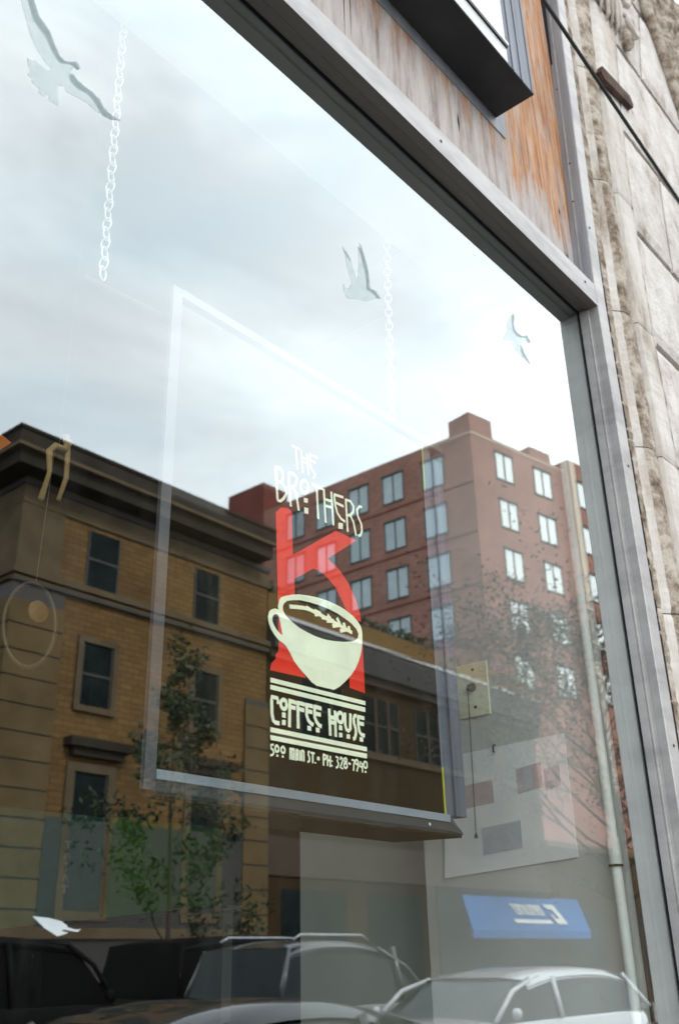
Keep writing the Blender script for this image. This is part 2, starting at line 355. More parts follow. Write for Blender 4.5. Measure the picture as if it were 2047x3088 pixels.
# right jamb: front strip and grooved return running the whole height
NF = lambda p: N((p[0]+max(0, p[2]-4)*.06, p[1], p[2]))
j = MB(NF)
j.profile([(XR+.012, 0.0), (XR+.002, -.001), (XR+.002, -.033), (XR-.003, -.035), (XR-.003, -.039), (XR+.002, -.041), (XR+.002, -.052), (XR+.005, -.0525), (XR+.002, -.053), (XR, YF), (XR+.004, YF-.003), (3.118, YF-.003), (3.121, YF), (3.121, .0)], -2.4, 9.5, 60)
jb = j.build('jamb', 'aluminium', fr)
j2 = MB(NF)
j2.profile([(XR-.0015, -.012), (XR-.0015, -.078), (XR+.0005, -.0785)], 3.988, 9.5, 30)
for y in (-.03, -.052, -.066): j2.profile([(XR-.0016, y-.0013), (XR-.004, y-.0013), (XR-.004, y+.0013), (XR-.0016, y+.0013)], 3.99, 9.5, 30)
j2.build('channel', 'aluminium_blue', fr)
j4 = MB(N); j4.box(XR-.006, XR-.0012, -.033, -.005, ZB, 3.8805)
j4.build('glazing_bead', 'aluminium', fr)
MB(N).box(XL, XL+.1, YF, 0, -.0, 3.886).build('jamb', 'aluminium', fr)
MB(N).box(XL+.101, XR-.004, YF, .02, ZB-.1, ZB-.001).build('sill', 'aluminium', fr)
for (x, y, z) in ((2.96, YF-.0005, 3.95), (2.0, YF-.0005, 3.94), (3.082, YF-.0035, 4.29), (3.083, YF-.0035, 3.2), (3.083, YF-.0035, 2.2)):
    MB(N).lathe((x, y, z), [(.0055, 0), (.0055, -.001), (.003, -.0025)], n=12, axis=1).build('screw', 'screw', fr)
for (z, y) in ((5.05, -.055), (4.62, -.06), (4.42, -.05)):
    MB(N).lathe((XR-.0042, y, z), [(.0045, 0), (.0045, -.001), (.002, -.002)], n=10, axis=0).build('screw', 'screw', fr)
MB(N).box(3.1215, 3.30, -.02, .1, -2.4, 9.5).build('backing_strip', 'gap_dark', fr)

# plywood over the header
pl = thing('plywood_panel', 'weathered plywood boarding with flaking orange stain above the window header', 'panel', N((2, -.01, 4)))
MB(N).box(2.573, 3.16, -.010, .012, 3.987, 9.5).build('board', 'plywood', pl)['label'] = 'narrow board with bright orange stain left on it'
MB(N).box(XL, 2.569, -.0115, .012, 3.987, 9.5).build('board', 'plywood', pl)
for (x, z, l, wd) in ((2.78, 4.9, .05, .004), (2.99, 4.12, .03, .006), (2.98, 4.35, .02, .004), (2.24, 4.26, .05, .006), (1.62, 4.35, .25, .003), (1.65, 4.36, .25, .0025), (2.44, 4.1, .08, .002)):
    cr = MB(N); cr.add([(x-wd, -.0122, z), (x, -.0122, z+l), (x+wd, -.0122, z), (x, -.0122, z-l)], [(0, 1, 2, 3)]); cr.build('crack', 'gap_dark', pl)

# projecting box over the window
bx = thing('sign_box', 'white projecting metal box with black underside above the plywood', 'sign box', N((1.5, -.1, 4.49)))
X1 = 2.515; YB = -.18; Z0 = 4.492
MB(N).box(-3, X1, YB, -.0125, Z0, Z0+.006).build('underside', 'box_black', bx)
MB(N).box(-3, 2.335, YB-.001, YB+.004, Z0+.0065, 9).build('front_sheet', 'box_white', bx)
MB(N).box(-3, 2.337, YB-.012, YB-.0015, Z0+.085, Z0+.10).build('trim', 'box_white', bx)
MB(N).box(-3, 2.337, YB-.006, YB-.0015, Z0+.079, Z0+.0845).build('trim_gap', 'gap_dark', bx)
MB(N).box(2.3355, 2.505, YB+.002, YB+.012, Z0+.0065, 9).box(2.505, X1, YB-.001, YB+.012, Z0+.0065, 9).box(2.37, 2.378, YB-.002, YB+.002, Z0+.0065, 9).box(2.43, 2.438, YB-.002, YB+.002, Z0+.0065, 9).build('channel', 'box_channel', bx)
MB(N).box(X1-.006, X1, YB+.0121, -.0125, Z0+.0065, 9).build('end_sheet', 'box_white', bx)
fl = MB(N); fl.box(-3, 2.578, -.0165, -.0125, 4.434, Z0-.0005).box(X1+.0005, 2.578, -.0165, -.0125, Z0, 4.60); fl.build('flange', 'aluminium_blue', bx)

# ------------------------------------------------------------------ stone building next door
st = thing('stone_building', 'pale carved stone building to the right of the window frame', 'building', N((3.4, -.05, -2.4)))
WP = .058
def NW(p):
    k = min(1, max(0, (p[0]-3.4)/.3)); dz = max(0, p[2]-4)
    return N((p[0]+(1-k)*.045*dz+k*WP*dz*dz, p[1]+.044, p[2]))
NO = lambda p: N((p[0], p[1]+.044, p[2]))
def cut(z0, z1, zs, g):
    """pieces of z0..z1 with joints g wide at zs"""
    e = [z0]+[q for z in zs for q in (z-g/2, z+g/2)]+[z1]
    return [(e[i], e[i+1]) for i in range(0, len(e), 2)]
JZ = [-1.5, -.8, -.1, .62, 1.33, 2.04, 2.74, 3.44, 4.10, 4.86, 5.62, 6.4, 7.2]
prof = [(3.25,.05),(3.262,-.02),(3.272,-.05),(3.285,-.062),(3.335,-.066),(3.355,-.06),(3.365,-.045),(3.378,-.04),(3.405,-.046),(3.43,-.066),(3.445,-.08),(3.47,-.086),(3.515,-.084),(3.535,-.072),(3.545,-.06),(3.552,-.07),(3.56,-.09),(3.69,-.094),(3.694,-.084),(3.70,-.084),(3.704,-.094)]
pm = MB(NW)
for a, b_ in cut(-2.4, 8.2, JZ, .004):
    nz = max(2, int((b_-a)/.02))
    n = len(prof); vs = []; fs = []
    for k in range(nz+1):
        z = a+(b_-a)*k/nz
        for i, p in enumerate(prof):
            q = noise.noise(Vector((p[0]*40, 3, z*18)))*.0035+noise.noise(Vector((p[0]*90, 8, z*55)))*.0018
            if i < 6: q += noise.noise(Vector((1, 5, z*40)))*.005
            e = .004 if k in (0, nz) else 0
            vs.append((p[0]+q*.5, p[1]+q+e, z))
    for k in range(nz):
        for i in range(n-1):
            c = k*n+i; fs.append((c, c+1, c+n+1, c+n))
    o = len(pm.v); pm.v += [pm.tf(v) for v in vs]; pm.f += [tuple(o+t for t in f) for f in fs]
    for k in range(nz):
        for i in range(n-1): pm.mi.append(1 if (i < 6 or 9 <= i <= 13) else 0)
pm.build('moulded_pier', ['stone_light', 'stone_dirt_shade'], st, fixn=True)
pb = MB(NW)
for k in range(40):
    z0 = -2.4+k*.265; pb.box(3.255, 3.699, -.04, .3, z0, z0+.264)
for k in range(40):
    z0 = -2.4+k*.265; pb.box(3.7005, 7.5, -.052, .3, z0, z0+.264)
pb.build('joint_bed', 'stone_joint', st)
# rusticated ashlar: courses with deep joints
CZ = [-1.6, -.92, -.22, .46, 1.14, 1.80, 2.46, 3.12, 3.466-.0, 4.075, 4.735, 5.445, 6.215, 6.99, 7.8]
CZ = [-1.7, -1.05, -.4, .25, .9, 1.55, 2.2, 2.84, 3.466, 4.075, 4.735, 5.445, 6.215, 6.99, 7.8]
ab = MB(NW)
gr_ = .045
for ci in range(len(CZ)-1):
    z0, z1 = CZ[ci]+gr_/2, CZ[ci+1]-gr_/2
    js = {9: [4.72], 10: [4.165, 5.3], 11: [4.72], 12: [4.05, 5.3], 8: [4.17, 5.3]}.get(ci, [4.4+(ci % 2)*.5, 5.5])
    xs = [3.706]+js+[7.0]
    for k in range(len(xs)-1):
        x0 = xs[k]+(.012 if k else 0); x1 = xs[k+1]-.012
        # block face with weathered chamfer, split into a fine grid for unevenness
        nx = max(2, int((x1-x0)/.05)); nz = 14; vs = []; fs = []
        for a in range(nz+1):
            for c in range(nx+1):
                x = x0+(x1-x0)*c/nx; z = z0+(z1-z0)*a/nz
                edge = (c == 0 and k > 0) or c == nx or a in (0, nz)
                y = -.094+(.012 if edge else 0)+noise.noise(Vector((x*14, 2, z*14)))*.002+noise.noise(Vector((x*45, 2, z*45)))*.0016
                vs.append((x, y, z))
        for a in range(nz):
            for c in range(nx): q = a*(nx+1)+c; fs.append((q, q+1, q+nx+2, q+nx+1))
        ab.add(vs, fs)
        for (A, B) in (((x0, z0), (x1, z0)), ((x1, z0), (x1, z1)), ((x1, z1), (x0, z1)), ((x0, z1), (x0, z0))):
            if k == 0 and A[0] == x0 and B[0] == x0: continue
            ns = 14
            for q in range(ns):
                t0, t1 = q/ns, (q+1)/ns
                a_ = (A[0]+(B[0]-A[0])*t0, A[1]+(B[1]-A[1])*t0); b2 = (A[0]+(B[0]-A[0])*t1, A[1]+(B[1]-A[1])*t1)
                ab.quad((a_[0], -.0825, a_[1]), (b2[0], -.0825, b2[1]), (b2[0], -.05, b2[1]), (a_[0], -.05, a_[1]))
    # margin strip that closes the course joint next to the pier
    ab.add([(3.706, -.0935, z1), (3.72, -.0935, z1), (3.72, -.0935, z1+gr_), (3.706, -.0935, z1+gr_)], [(0, 1, 2, 3)])
ab.build('ashlar_block_wall', 'stone_block', st, fixn=False)
sm = MB(NW); zz = -2.4     # black sealant squeezed out along the frame
vs = []; fs = []; ns = 260
for k in range(ns+1):
    z = -2.4+k*(5.9/ns); wv = .012+.010*noise.noise(Vector((0, 0, z*12)))+.006*noise.noise(Vector((0, 3, z*50)))+max(0, .014*(3.6-z)/2)
    if z > 3.45: wv *= max(0.15, 1-(z-3.45)*3)
    vs += [(3.1225, -.05, z), (3.16, -.064, z), (3.20+wv*1.4, -.068, z), (3.23+wv*1.5, -.05, z)]
for k in range(ns):
    for i in range(3): a = k*4+i; fs.append((a, a+1, a+5, a+4))
sm.add(vs, fs); sm.build('sealant', 'sealant', st)
# carved scroll bracket on the pier and carved band at the top right
def spiral(mb, cx, y, cz, r0, turns, rad, sgn=1, a0=0, n=40):
    p = []; rr = []
    for i in range(n+1):
        t = i/n; a = a0+sgn*turns*2*math.pi*t; r_ = r0*(1-t)**.8+.006
        p.append((cx+r_*math.cos(a), y-.02*t, cz+r_*math.sin(a))); rr.append(rad*(1-.6*t))
    mb.tube(p, rr, n=8)
ca = MB(NO)
Yc_ = -.12
def arc(cx, cz, r0, r1, a0, a1, rad, dy=0, n=22):
    ca.tube([(cx+(r0+(r1-r0)*i/n)*math.cos(R(a0+(a1-a0)*i/n)), Yc_+dy-.02*math.sin(math.pi*i/n), cz+(r0+(r1-r0)*i/n)*math.sin(R(a0+(a1-a0)*i/n))) for i in range(n+1)], [rad*(.55+.45*math.sin(math.pi*(i+1)/(n+2))) for i in range(n+1)], n=8)
arc(4.17, 6.46, .085, .022, 150, -470, .020)
arc(4.12, 6.66, .10, .03, 260, -200, .020)
arc(3.98, 6.62, .08, .03, 200, -180, .018)
arc(3.84, 6.50, .10, .06, 200, -30, .016)
arc(3.76, 6.46, .07, .05, 170, 0, .014)
arc(4.02, 6.86, .13, .04, 240, -180, .024)
arc(4.24, 6.86, .12, .04, 240, -180, .024)
arc(3.84, 6.84, .10, .03, 300, -100, .02)
for k, x in enumerate((3.80, 3.87, 3.93, 3.985, 4.04)):
    ca.tube([(x, -.10, 6.70), (x+.012, -.128, 6.52), (x+.004, -.118, 6.36-.05*(k % 2)), (x+.01, -.098, 6.27)], [.013, .017, .012, .004], n=7)
cb_ = ca.build('carved_bracket', ['stone_light'], st, smooth=True)
pe = MB(NO); pe.lathe((4.11, -.115, 6.31), [(.012, -.075), (.034, -.045), (.042, 0), (.030, .05), (.012, .08)], n=10); pe.box(3.76, 4.10, -.104, -.0945, 6.34, 7.4); sub('pendant', pe, 'stone_dirt_shade', cb_, smooth=False)
cc = MB(NO); vs = []; fs = []; nu, nv = 46, 46
for a in range(nv+1):
    for c in range(nu+1):
        z = 6.45+1.4*a/nv; xl = 4.98-(z-6.45)*.52; x = xl+1.7*c/nu
        h_ = noise.noise(Vector((x*7, 1, z*7)))*.07+noise.noise(Vector((x*17, 5, z*17)))*.035
        vs.append((x, -.13-h_-(.0 if c else -.04), z))
for a in range(nv):
    for c in range(nu): q = a*(nu+1)+c; fs.append((q, q+1, q+nu+2, q+nu+1))
cc.add(vs, fs); cc.build('carved_swag', 'stone_dirt_shade', st, smooth=True)  # dirt brown also carries the shade of this carved corner
kp = MB(NO); kp.tube([(4.98, -.10, 5.6), (4.97, -.11, 6.0), (4.90, -.115, 6.4), (4.72, -.12, 6.85), (4.42, -.12, 7.4)], [.03, .035, .035, .035, .035], n=8); kp.build('arch_moulding', 'stone_dirt_shade', st, smooth=True)
# short bracket board and cable
tag(MB(N).prism([(3.57, 5.60), (3.60, 5.66), (3.935, 5.73), (3.965, 5.69), (3.955, 5.66), (3.60, 5.575)], 1, -.08, -.052).build('cable_bracket', 'stone_joint'), 'short brown board fixed across the stone pier behind the cable', 'bracket')
cp = []
for i in range(31):
    t = i/30; x = -1.5+t*7.5; cp.append((x, -.2, 5.155-.145*(x-2.7)+.02*(x-2.7)**2*0))
tag(MB(N).tube(cp, .0085, n=8).build('cable', 'cable_black'), 'taut black cable crossing in front of the stone pier', 'cable')

# the rest of our own facade, mostly outside the picture
flat('facade_paint', (.30, .30, .31), sc=3, rough=.8)
kind(MB(N).box(XL-8, XL-.001, -.05, .3, -2.45, 9.5).build('wall_left', 'facade_paint'))
kind(MB(N).box(XL, XR-.003, -.06, .25, -2.45, ZB-.101).build('wall_base', 'facade_paint'))
kind(MB(N).box(XL, 3.2, .0125, .3, 3.8975, 9.5).build('wall_over_window', 'facade_paint'))
kind(MB(N).box(-12, 12, .301, 16, 9.0, 9.3).build('roof', 'gap_dark'))
# ------------------------------------------------------------------ outlines of the cut-vinyl window graphics (1/1000 wall unit, x and height above eye level)
COF = [[(1358,456),(1356,466),(1340,466),(1340,460),(1341,433),(1345,421),(1350,418),(1361,418)],[(1382,457),(1381,453),(1379,450),(1376,448),(1372,448),(1369,449),(1366,453),(1365,457),(1366,461),(1369,464),(1372,466),(1376,466),(1379,465),(1381,461),(1382,457)],[(1391,469),(1390,416)],[(1389,467),(1409,466)],[(1390,455),(1407,455)],[(1414,469),(1415,417)],[(1414,467),(1434,467)],[(1414,455),(1432,455)],[(1439,469),(1440,461),(1440,446),(1445,437),(1452,432),(1459,430)],[(1438,467),(1458,467)],[(1440,455),(1456,455)],[(1464,469),(1464,461),(1464,446),(1470,437),(1477,432),(1484,431)],[(1463,468),(1484,467)],[(1464,454),(1482,454)],[(1509,470),(1511,417)],[(1527,469),(1528,417)],[(1510,454),(1528,454)],[(1510,444),(1527,444)],[(1552,458),(1551,454),(1549,450),(1545,448),(1541,448),(1537,450),(1535,453),(1534,458),(1535,463),(1538,466),(1542,468),(1546,469),(1549,467),(1552,463),(1552,458)],[(1559,470),(1559,445),(1563,436),(1569,434),(1575,439),(1577,471)],[(1596,470),(1591,470),(1587,463),(1588,453),(1593,442),(1593,431),(1589,422),(1584,420)],[(1602,468),(1602,452),(1605,439),(1611,433),(1622,432)],[(1600,469),(1622,469)],[(1602,456),(1620,456)]]
COFD = [[(1369,441),(1379,441),(1379,431),(1369,431)],[(1369,426),(1379,427),(1379,417),(1369,416)],[(1442,426),(1453,426),(1453,417),(1442,417)],[(1467,426),(1478,426),(1478,417),(1467,417)],[(1539,442),(1549,442),(1549,432),(1538,432)],[(1539,427),(1549,427),(1549,418),(1538,417)],[(1563,427),(1574,427),(1573,418),(1562,418)],[(1605,427),(1617,427),(1616,418),(1605,418)]]
PHN = [[(1346,375),(1339,374),(1340,367),(1345,365),(1347,361),(1344,356),(1338,354)],[(1360,369),(1360,366),(1358,364),(1356,363),(1354,363),(1352,364),(1351,366),(1350,369),(1351,371),(1352,373),(1354,375),(1356,375),(1358,373),(1360,371),(1360,369)],[(1377,369),(1377,366),(1375,364),(1373,363),(1371,363),(1369,364),(1367,366),(1367,369),(1367,371),(1369,373),(1371,375),(1373,375),(1375,373),(1377,371),(1377,369)],[(1392,374),(1392,354)],[(1397,374),(1398,354)],[(1403,375),(1403,354)],[(1391,374),(1404,374)],[(1409,374),(1409,354)],[(1414,374),(1414,355)],[(1409,374),(1415,374)],[(1409,365),(1415,364)],[(1420,374),(1420,355)],[(1425,375),(1425,355)],[(1431,374),(1431,355)],[(1425,375),(1431,374)],[(1448,375),(1444,375),(1444,369),(1447,364),(1447,357),(1442,355)],[(1457,374),(1457,355)],[(1451,374),(1462,374)],[(1489,376),(1489,354)],[(1489,376),(1497,374),(1497,370),(1495,367),(1489,366)],[(1502,376),(1501,355)],[(1510,375),(1509,354)],[(1502,366),(1509,365)],[(1527,376),(1534,375),(1531,368),(1535,364),(1533,357),(1527,354)],[(1540,372),(1543,377),(1548,375),(1547,368),(1540,356),(1549,355)],[(1561,373),(1560,370),(1558,369),(1556,369),(1554,370),(1553,373),(1554,375),(1556,377),(1559,377),(1561,375),(1561,373)],[(1562,362),(1561,359),(1558,357),(1555,357),(1553,359),(1552,362),(1553,365),(1556,367),(1559,367),(1561,365),(1562,362)],[(1566,368),(1573,367)],[(1577,376),(1586,376),(1584,370),(1582,355)],[(1598,373),(1597,371),(1594,369),(1591,369),(1589,371),(1588,373),(1589,376),(1592,378),(1595,378),(1597,376),(1598,373)],[(1598,373),(1598,367),(1593,355)],[(1606,376),(1602,366),(1613,365)],[(1611,374),(1611,355)],[(1627,371),(1627,368),(1625,366),(1623,365),(1620,365),(1618,366),(1616,368),(1616,371),(1617,374),(1618,377),(1621,378),(1623,378),(1626,377),(1627,374),(1627,371)]]
PHD = [[(1354,358),(1359,358),(1359,354),(1354,354)],[(1369,358),(1374,358),(1374,354),(1369,354)],[(1462,357),(1467,357),(1467,355),(1462,355)],[(1470,369),(1477,369),(1477,362),(1470,362)],[(1513,367),(1517,367),(1516,364),(1513,364)],[(1512,358),(1516,358),(1516,355),(1512,355)],[(1619,359),(1624,359),(1624,355),(1618,355)]]
STR = [[(1336,503),(1628,507),(1628,498),(1336,494)],[(1336,489),(1627,493),(1627,483),(1336,480)],[(1337,407),(1628,409),(1628,400),(1337,398)],[(1337,392),(1628,395),(1627,385),(1338,383)]]
THE = [[(1399,1040),(1425,1041)],[(1410,1041),(1416,988)],[(1429,1040),(1433,986)],[(1447,1036),(1452,988)],[(1430,1023),(1448,1024)],[(1431,1013),(1449,1014)],[(1454,1041),(1482,1041)],[(1457,1027),(1476,1026)],[(1456,1041),(1458,1018),(1463,1005),(1471,998),(1477,996)]]
THED = [[(1467,990),(1474,992),(1474,986),(1467,984)],[(1436,925),(1449,927),(1448,916),(1436,914)],[(1437,902),(1450,904),(1450,890),(1437,888)],[(1552,903),(1567,906),(1567,891),(1551,888)]]
BRO = [[(1347,967),(1353,891)],[(1347,967),(1362,968),(1370,960),(1369,946),(1364,936),(1354,935)],[(1364,936),(1378,929),(1380,915),(1372,901),(1362,891),(1353,890)],[(1387,968),(1394,890)],[(1387,968),(1404,971),(1415,965),(1411,950),(1402,938),(1391,935)],[(1402,937),(1411,928),(1419,889)],[(1451,955),(1450,950),(1448,945),(1444,941),(1440,938),(1436,937),(1432,938),(1429,941),(1426,946),(1426,951),(1427,956),(1429,961),(1432,965),(1436,968),(1441,969),(1445,967),(1448,965),(1450,960),(1451,955)],[(1463,968),(1499,969)],[(1479,968),(1483,890)],[(1503,970),(1508,889)],[(1529,972),(1534,891)],[(1505,945),(1529,949)],[(1507,930),(1531,933)],[(1539,968),(1542,944),(1549,926),(1561,916),(1575,913)],[(1539,969),(1571,973)],[(1542,950),(1571,950)],[(1580,971),(1584,891)],[(1580,970),(1597,972),(1608,963),(1606,948),(1595,936),(1582,931)],[(1595,935),(1606,922),(1614,891)],[(1638,971),(1630,970),(1620,958),(1623,942),(1635,926),(1636,908),(1629,895),(1622,893)]]
CUP = [[(1358,662),(1360,669),(1366,676),(1378,682),(1396,689),(1420,696),(1450,701),(1479,704),(1510,705),(1541,703),(1567,699),(1591,692),(1610,683),(1621,672),(1625,660),(1624,640),(1622,625),(1617,608),(1609,591),(1598,573),(1583,556),(1564,539),(1543,523),(1525,513),(1513,513),(1486,512),(1471,512),(1457,516),(1438,527),(1419,538),(1403,550),(1392,564),(1380,576),(1371,580),(1358,584),(1346,592),(1336,602),(1329,615),(1328,626),(1331,637),(1338,643),(1348,647),(1358,647),(1356,653)],[(1344,633),(1349,636),(1356,636),(1360,631),(1364,617),(1370,596),(1362,598),(1353,603),(1345,611),(1340,619),(1340,627)],[(1370,656),(1373,664),(1382,672),(1399,678),(1423,684),(1452,687),(1484,688),(1515,687),(1543,684),(1569,678),(1590,672),(1606,663),(1612,653),(1609,644),(1599,636),(1583,630),(1559,624),(1528,619),(1500,616),(1470,616),(1444,619),(1420,623),(1399,630),(1380,639),(1371,648)]]
FERN = [[(1391,662),(1411,666),(1435,670),(1449,671),(1469,669),(1489,667),(1506,664),(1524,662),(1545,659),(1563,656),(1589,652)],[(1442,673),(1452,671)],[(1468,672),(1486,670)],[(1509,672),(1520,665)],[(1540,673),(1549,662)],[(1562,667),(1567,657)],[(1579,663),(1581,654)],[(1468,664),(1486,669)],[(1490,663),(1509,665)],[(1506,659),(1529,664)],[(1525,652),(1550,660)],[(1550,647),(1572,655)]]
KAY = [[(1349,861),(1364,877),(1384,883),(1398,879),(1401,779),(1542,880),(1616,879),(1513,804),(1553,788),(1581,766),(1607,733),(1621,701),(1623,684),(1602,686),(1580,695),(1573,699),(1557,720),(1535,745),(1507,761),(1485,767),(1466,767),(1405,726),(1408,689),(1370,673),(1357,663)],[(1359,639),(1366,635),(1385,604),(1392,571),(1440,522),(1336,518),(1339,532),(1352,545),(1350,551),(1358,560),(1360,578),(1358,616)],[(1618,653),(1625,655),(1629,525),(1578,527),(1577,547),(1591,576),(1610,617)]]
BE1 = [[(652,1745),(667,1715),(695,1696),(707,1674),(723,1653),(736,1650),(751,1661),(759,1669),(768,1665),(770,1658),(764,1651),(756,1653),(746,1651),(729,1638),(719,1639),(704,1652),(689,1674),(672,1685),(656,1695),(640,1733),(628,1760),(642,1774)],[(750,1629),(758,1631),(769,1624),(784,1622),(804,1622),(822,1616),(834,1604),(849,1598),(878,1602),(857,1587),(836,1582),(820,1593),(806,1605),(793,1609),(769,1603),(754,1609),(749,1619)]]
BB1 = [[(628,1760),(640,1733),(656,1695),(672,1685),(689,1674),(704,1652),(719,1639),(729,1638),(746,1651),(756,1650),(750,1629),(749,1619),(754,1609),(769,1603),(793,1609),(806,1605),(820,1593),(835,1586),(819,1580),(798,1584),(779,1583),(758,1577),(748,1576),(739,1584),(728,1578),(734,1526),(711,1525),(712,1535),(700,1525),(690,1526),(689,1536),(681,1538),(672,1539),(673,1549),(662,1549),(666,1563),(659,1578),(656,1591),(677,1598),(701,1595),(707,1606),(693,1612),(676,1625),(663,1640),(653,1655),(645,1676),(631,1706),(616,1748)]]
BE2 = [[(1668,1779),(1679,1766),(1688,1748),(1698,1721),(1704,1704),(1707,1676),(1708,1647),(1724,1649),(1735,1650),(1747,1643),(1755,1638),(1738,1630),(1723,1636),(1704,1636),(1694,1634),(1694,1659),(1691,1687),(1682,1711),(1675,1736),(1663,1761),(1675,1759)],[(1596,1719),(1620,1704),(1635,1690),(1625,1690),(1606,1702)]]
BB2 = [[(1704,1636),(1723,1636),(1738,1630),(1719,1614),(1689,1592),(1657,1580),(1614,1561),(1606,1561),(1597,1579),(1594,1596),(1615,1594),(1632,1620),(1623,1637),(1612,1664),(1606,1702),(1625,1690),(1635,1690),(1644,1674),(1653,1640),(1663,1695),(1663,1735),(1663,1761),(1675,1736),(1682,1711),(1691,1687),(1694,1659),(1694,1634)]]
BE3 = [[(2513,2001),(2510,1977),(2503,1952),(2505,1931),(2524,1924),(2547,1926),(2573,1938),(2585,1950),(2596,1945),(2605,1938),(2608,1929),(2593,1919),(2584,1927),(2578,1935),(2542,1917),(2511,1909),(2493,1919),(2489,1940),(2495,1984)],[(2533,1886),(2546,1874),(2556,1859),(2575,1848),(2587,1831),(2584,1826),(2563,1833),(2541,1843),(2531,1860)]]
BB3 = [[(2495,1984),(2489,1940),(2493,1919),(2511,1909),(2542,1917),(2578,1935),(2586,1918),(2558,1913),(2543,1902),(2533,1886),(2531,1860),(2541,1843),(2563,1833),(2542,1829),(2511,1836),(2481,1849),(2476,1867),(2425,1846),(2411,1845),(2449,1893),(2456,1932),(2474,1963)]]
BB4 = [[(859,67),(887,65),(908,61),(919,55),(919,53),(934,50),(943,51),(938,47),(927,48),(914,50),(909,48),(922,46),(913,43),(903,41),(895,45),(880,52)]]
DK = (1.3+.0098)/1.3
ND = lambda p: N((p[0]*DK, p[1], EYE+(p[2]-EYE)*DK))
lg = thing('window_lettering', 'cream and red coffee house logo with a steaming cup cut in vinyl on the glass'.replace('steaming ', ''), 'window decal', N((1.49, .0098, 1.9)))
W1 = .0082
NE = lambda p: N((p[0]*.9985, p[1], EYE+(p[2]-EYE)*.9985))
def word(name, st_, wd, dots=()):
    mb = MB(ND); strokes(mb, st_, wd, .0094, .0094)
    for d in dots: flatpoly(mb, d, .0093, .0097)
    return mb.build(name, 'vinyl_cream', lg)
word('word_the', THE, .0046, THED[:1]); word('word_brothers', BRO, .0068, THED[1:]); word('word_coffee_house', COF, W1, COFD); word('street_and_phone_line', PHN, .0043, PHD)
for s_ in STR:
    mb = MB(ND); flatpoly(mb, s_, .0093, .0097); mb.build('stripe', 'vinyl_cream', lg)
mb = MB(ND)
for p in KAY: flatpoly(mb, p, .0102, .0105)
mb.build('letter_k', 'vinyl_red', lg)
mb = MB(ND); flatpoly(mb, CUP[0], .0093, .0097, holes=[CUP[1], CUP[2]]); cupo = mb.build('cup', 'vinyl_cream', lg)
mb = MB(ND); strokes(mb, FERN, .0085, .0094, .0094); sub('fern', mb, 'vinyl_cream', cupo)

NE = lambda p: N((p[0]*.9985, p[1], EYE+(p[2]-EYE)*.9985))
birds = [(BB1, BE1, 'large frosted bird decal with spread wings beside the long chain', 'frost_pale'), (BB2, BE2, 'frosted bird decal with both wings raised above the logo', 'frost_pale'), (BB3, BE3, 'small frosted swallow decal near the window corner', 'frost_pale')]
for bb, be, lab, mt in birds:
    c = bb[0][0]; t = thing('bird_decal', lab, 'window decal', N((c[0]/1000, 0, EYE+c[1]/1000)), 'frosted birds on the glass')
    mb = MB(NE); flatpoly(mb, bb[0], -.0011, -.0008); mb.build('body', mt, t)
    mb = MB(NE)
    for e in be: flatpoly(mb, e, -.0016, -.0012)
    mb.build('reflection_gap', 'reflection_gap_tint', t)  # dark rim painted where the decal blocks the pane's second reflection
c = BB4[0][0]; t = thing('bird_decal', 'small white bird decal low on the dark part of the glass', 'window decal', N((c[0]/1000, 0, EYE+c[1]/1000)), 'frosted birds on the glass')
mb = MB(ND); flatpoly(mb, BB4[0], .0094, .0097); mb.build('body', 'frost_white', t)

# ------------------------------------------------------------------ inside the shop
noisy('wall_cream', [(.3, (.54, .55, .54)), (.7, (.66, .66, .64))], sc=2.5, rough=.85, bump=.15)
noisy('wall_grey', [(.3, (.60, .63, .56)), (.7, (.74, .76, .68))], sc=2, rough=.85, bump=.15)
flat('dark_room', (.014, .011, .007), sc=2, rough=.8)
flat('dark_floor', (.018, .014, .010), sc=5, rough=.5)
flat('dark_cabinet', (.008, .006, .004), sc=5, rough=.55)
flat('green_wall', (.13, .50, .03), sc=3, rough=.8)
noisy('teal_cloth', [(.3, (.05, .22, .20)), (.7, (.08, .30, .26))], sc=6, rough=.9)
flat('pale_letters', (.7, .8, .8), sc=6)
noisy('poster_paper', [(.3, (.82, .84, .87)), (.7, (.92, .93, .93))], sc=12, rough=.7)
noisy('poster_pink', [(.35, (.64, .58, .60)), (.65, (.56, .46, .50))], sc=30, rough=.7)
noisy('poster_blue', [(.35, (.52, .55, .62)), (.65, (.62, .63, .67))], sc=30, rough=.7)
flat('plate_ivory', (.88, .86, .66), sc=10, rough=.35)
flat('bead_chain', (.06, .045, .02), sc=50, rough=.4)
flat('pipe_paint', (.74, .77, .74), sc=15, rough=.5)
flat('pipe_gap', (.07, .04, .025), sc=9, rough=.9)
flat('chain_white', (.55, .55, .53), sc=50, rough=.4)
flat('sign_bezel_dark', (.055, .062, .068), sc=9, rough=.35); flat('sign_bezel', (.085, .085, .10), sc=9, rough=.4)
flat('sign_lip_skylit', (.26, .31, .36), sc=9, rough=.35)  # bluish sky light along the lip is part of this colour
flat('sign_under', (.035, .025, .012), sc=5, rough=.7)
m, nt, b = new_mat('sign_screen'); b.inputs['Base Color'].default_value = (.006, .005, .003, 1); b.inputs['Roughness'].default_value = .03; b.inputs['IOR'].default_value = 1.33
n = tex(nt, sc=3); rr_ = ramp(nt, [(.3, (.005, .004, .002)), (.7, (.010, .008, .004))]); nt.links.new(n.outputs['Fac'], rr_.inputs[0]); nt.links.new(rr_.outputs[0], b.inputs['Base Color'])
flat('edge_glow_yellow', (.62, .72, .05), sc=9, rough=.4)  # yellow-green glow of the sign edge held in plain colour
flat('hoop_wire', (.035, .022, .01), sc=9, rough=.5)
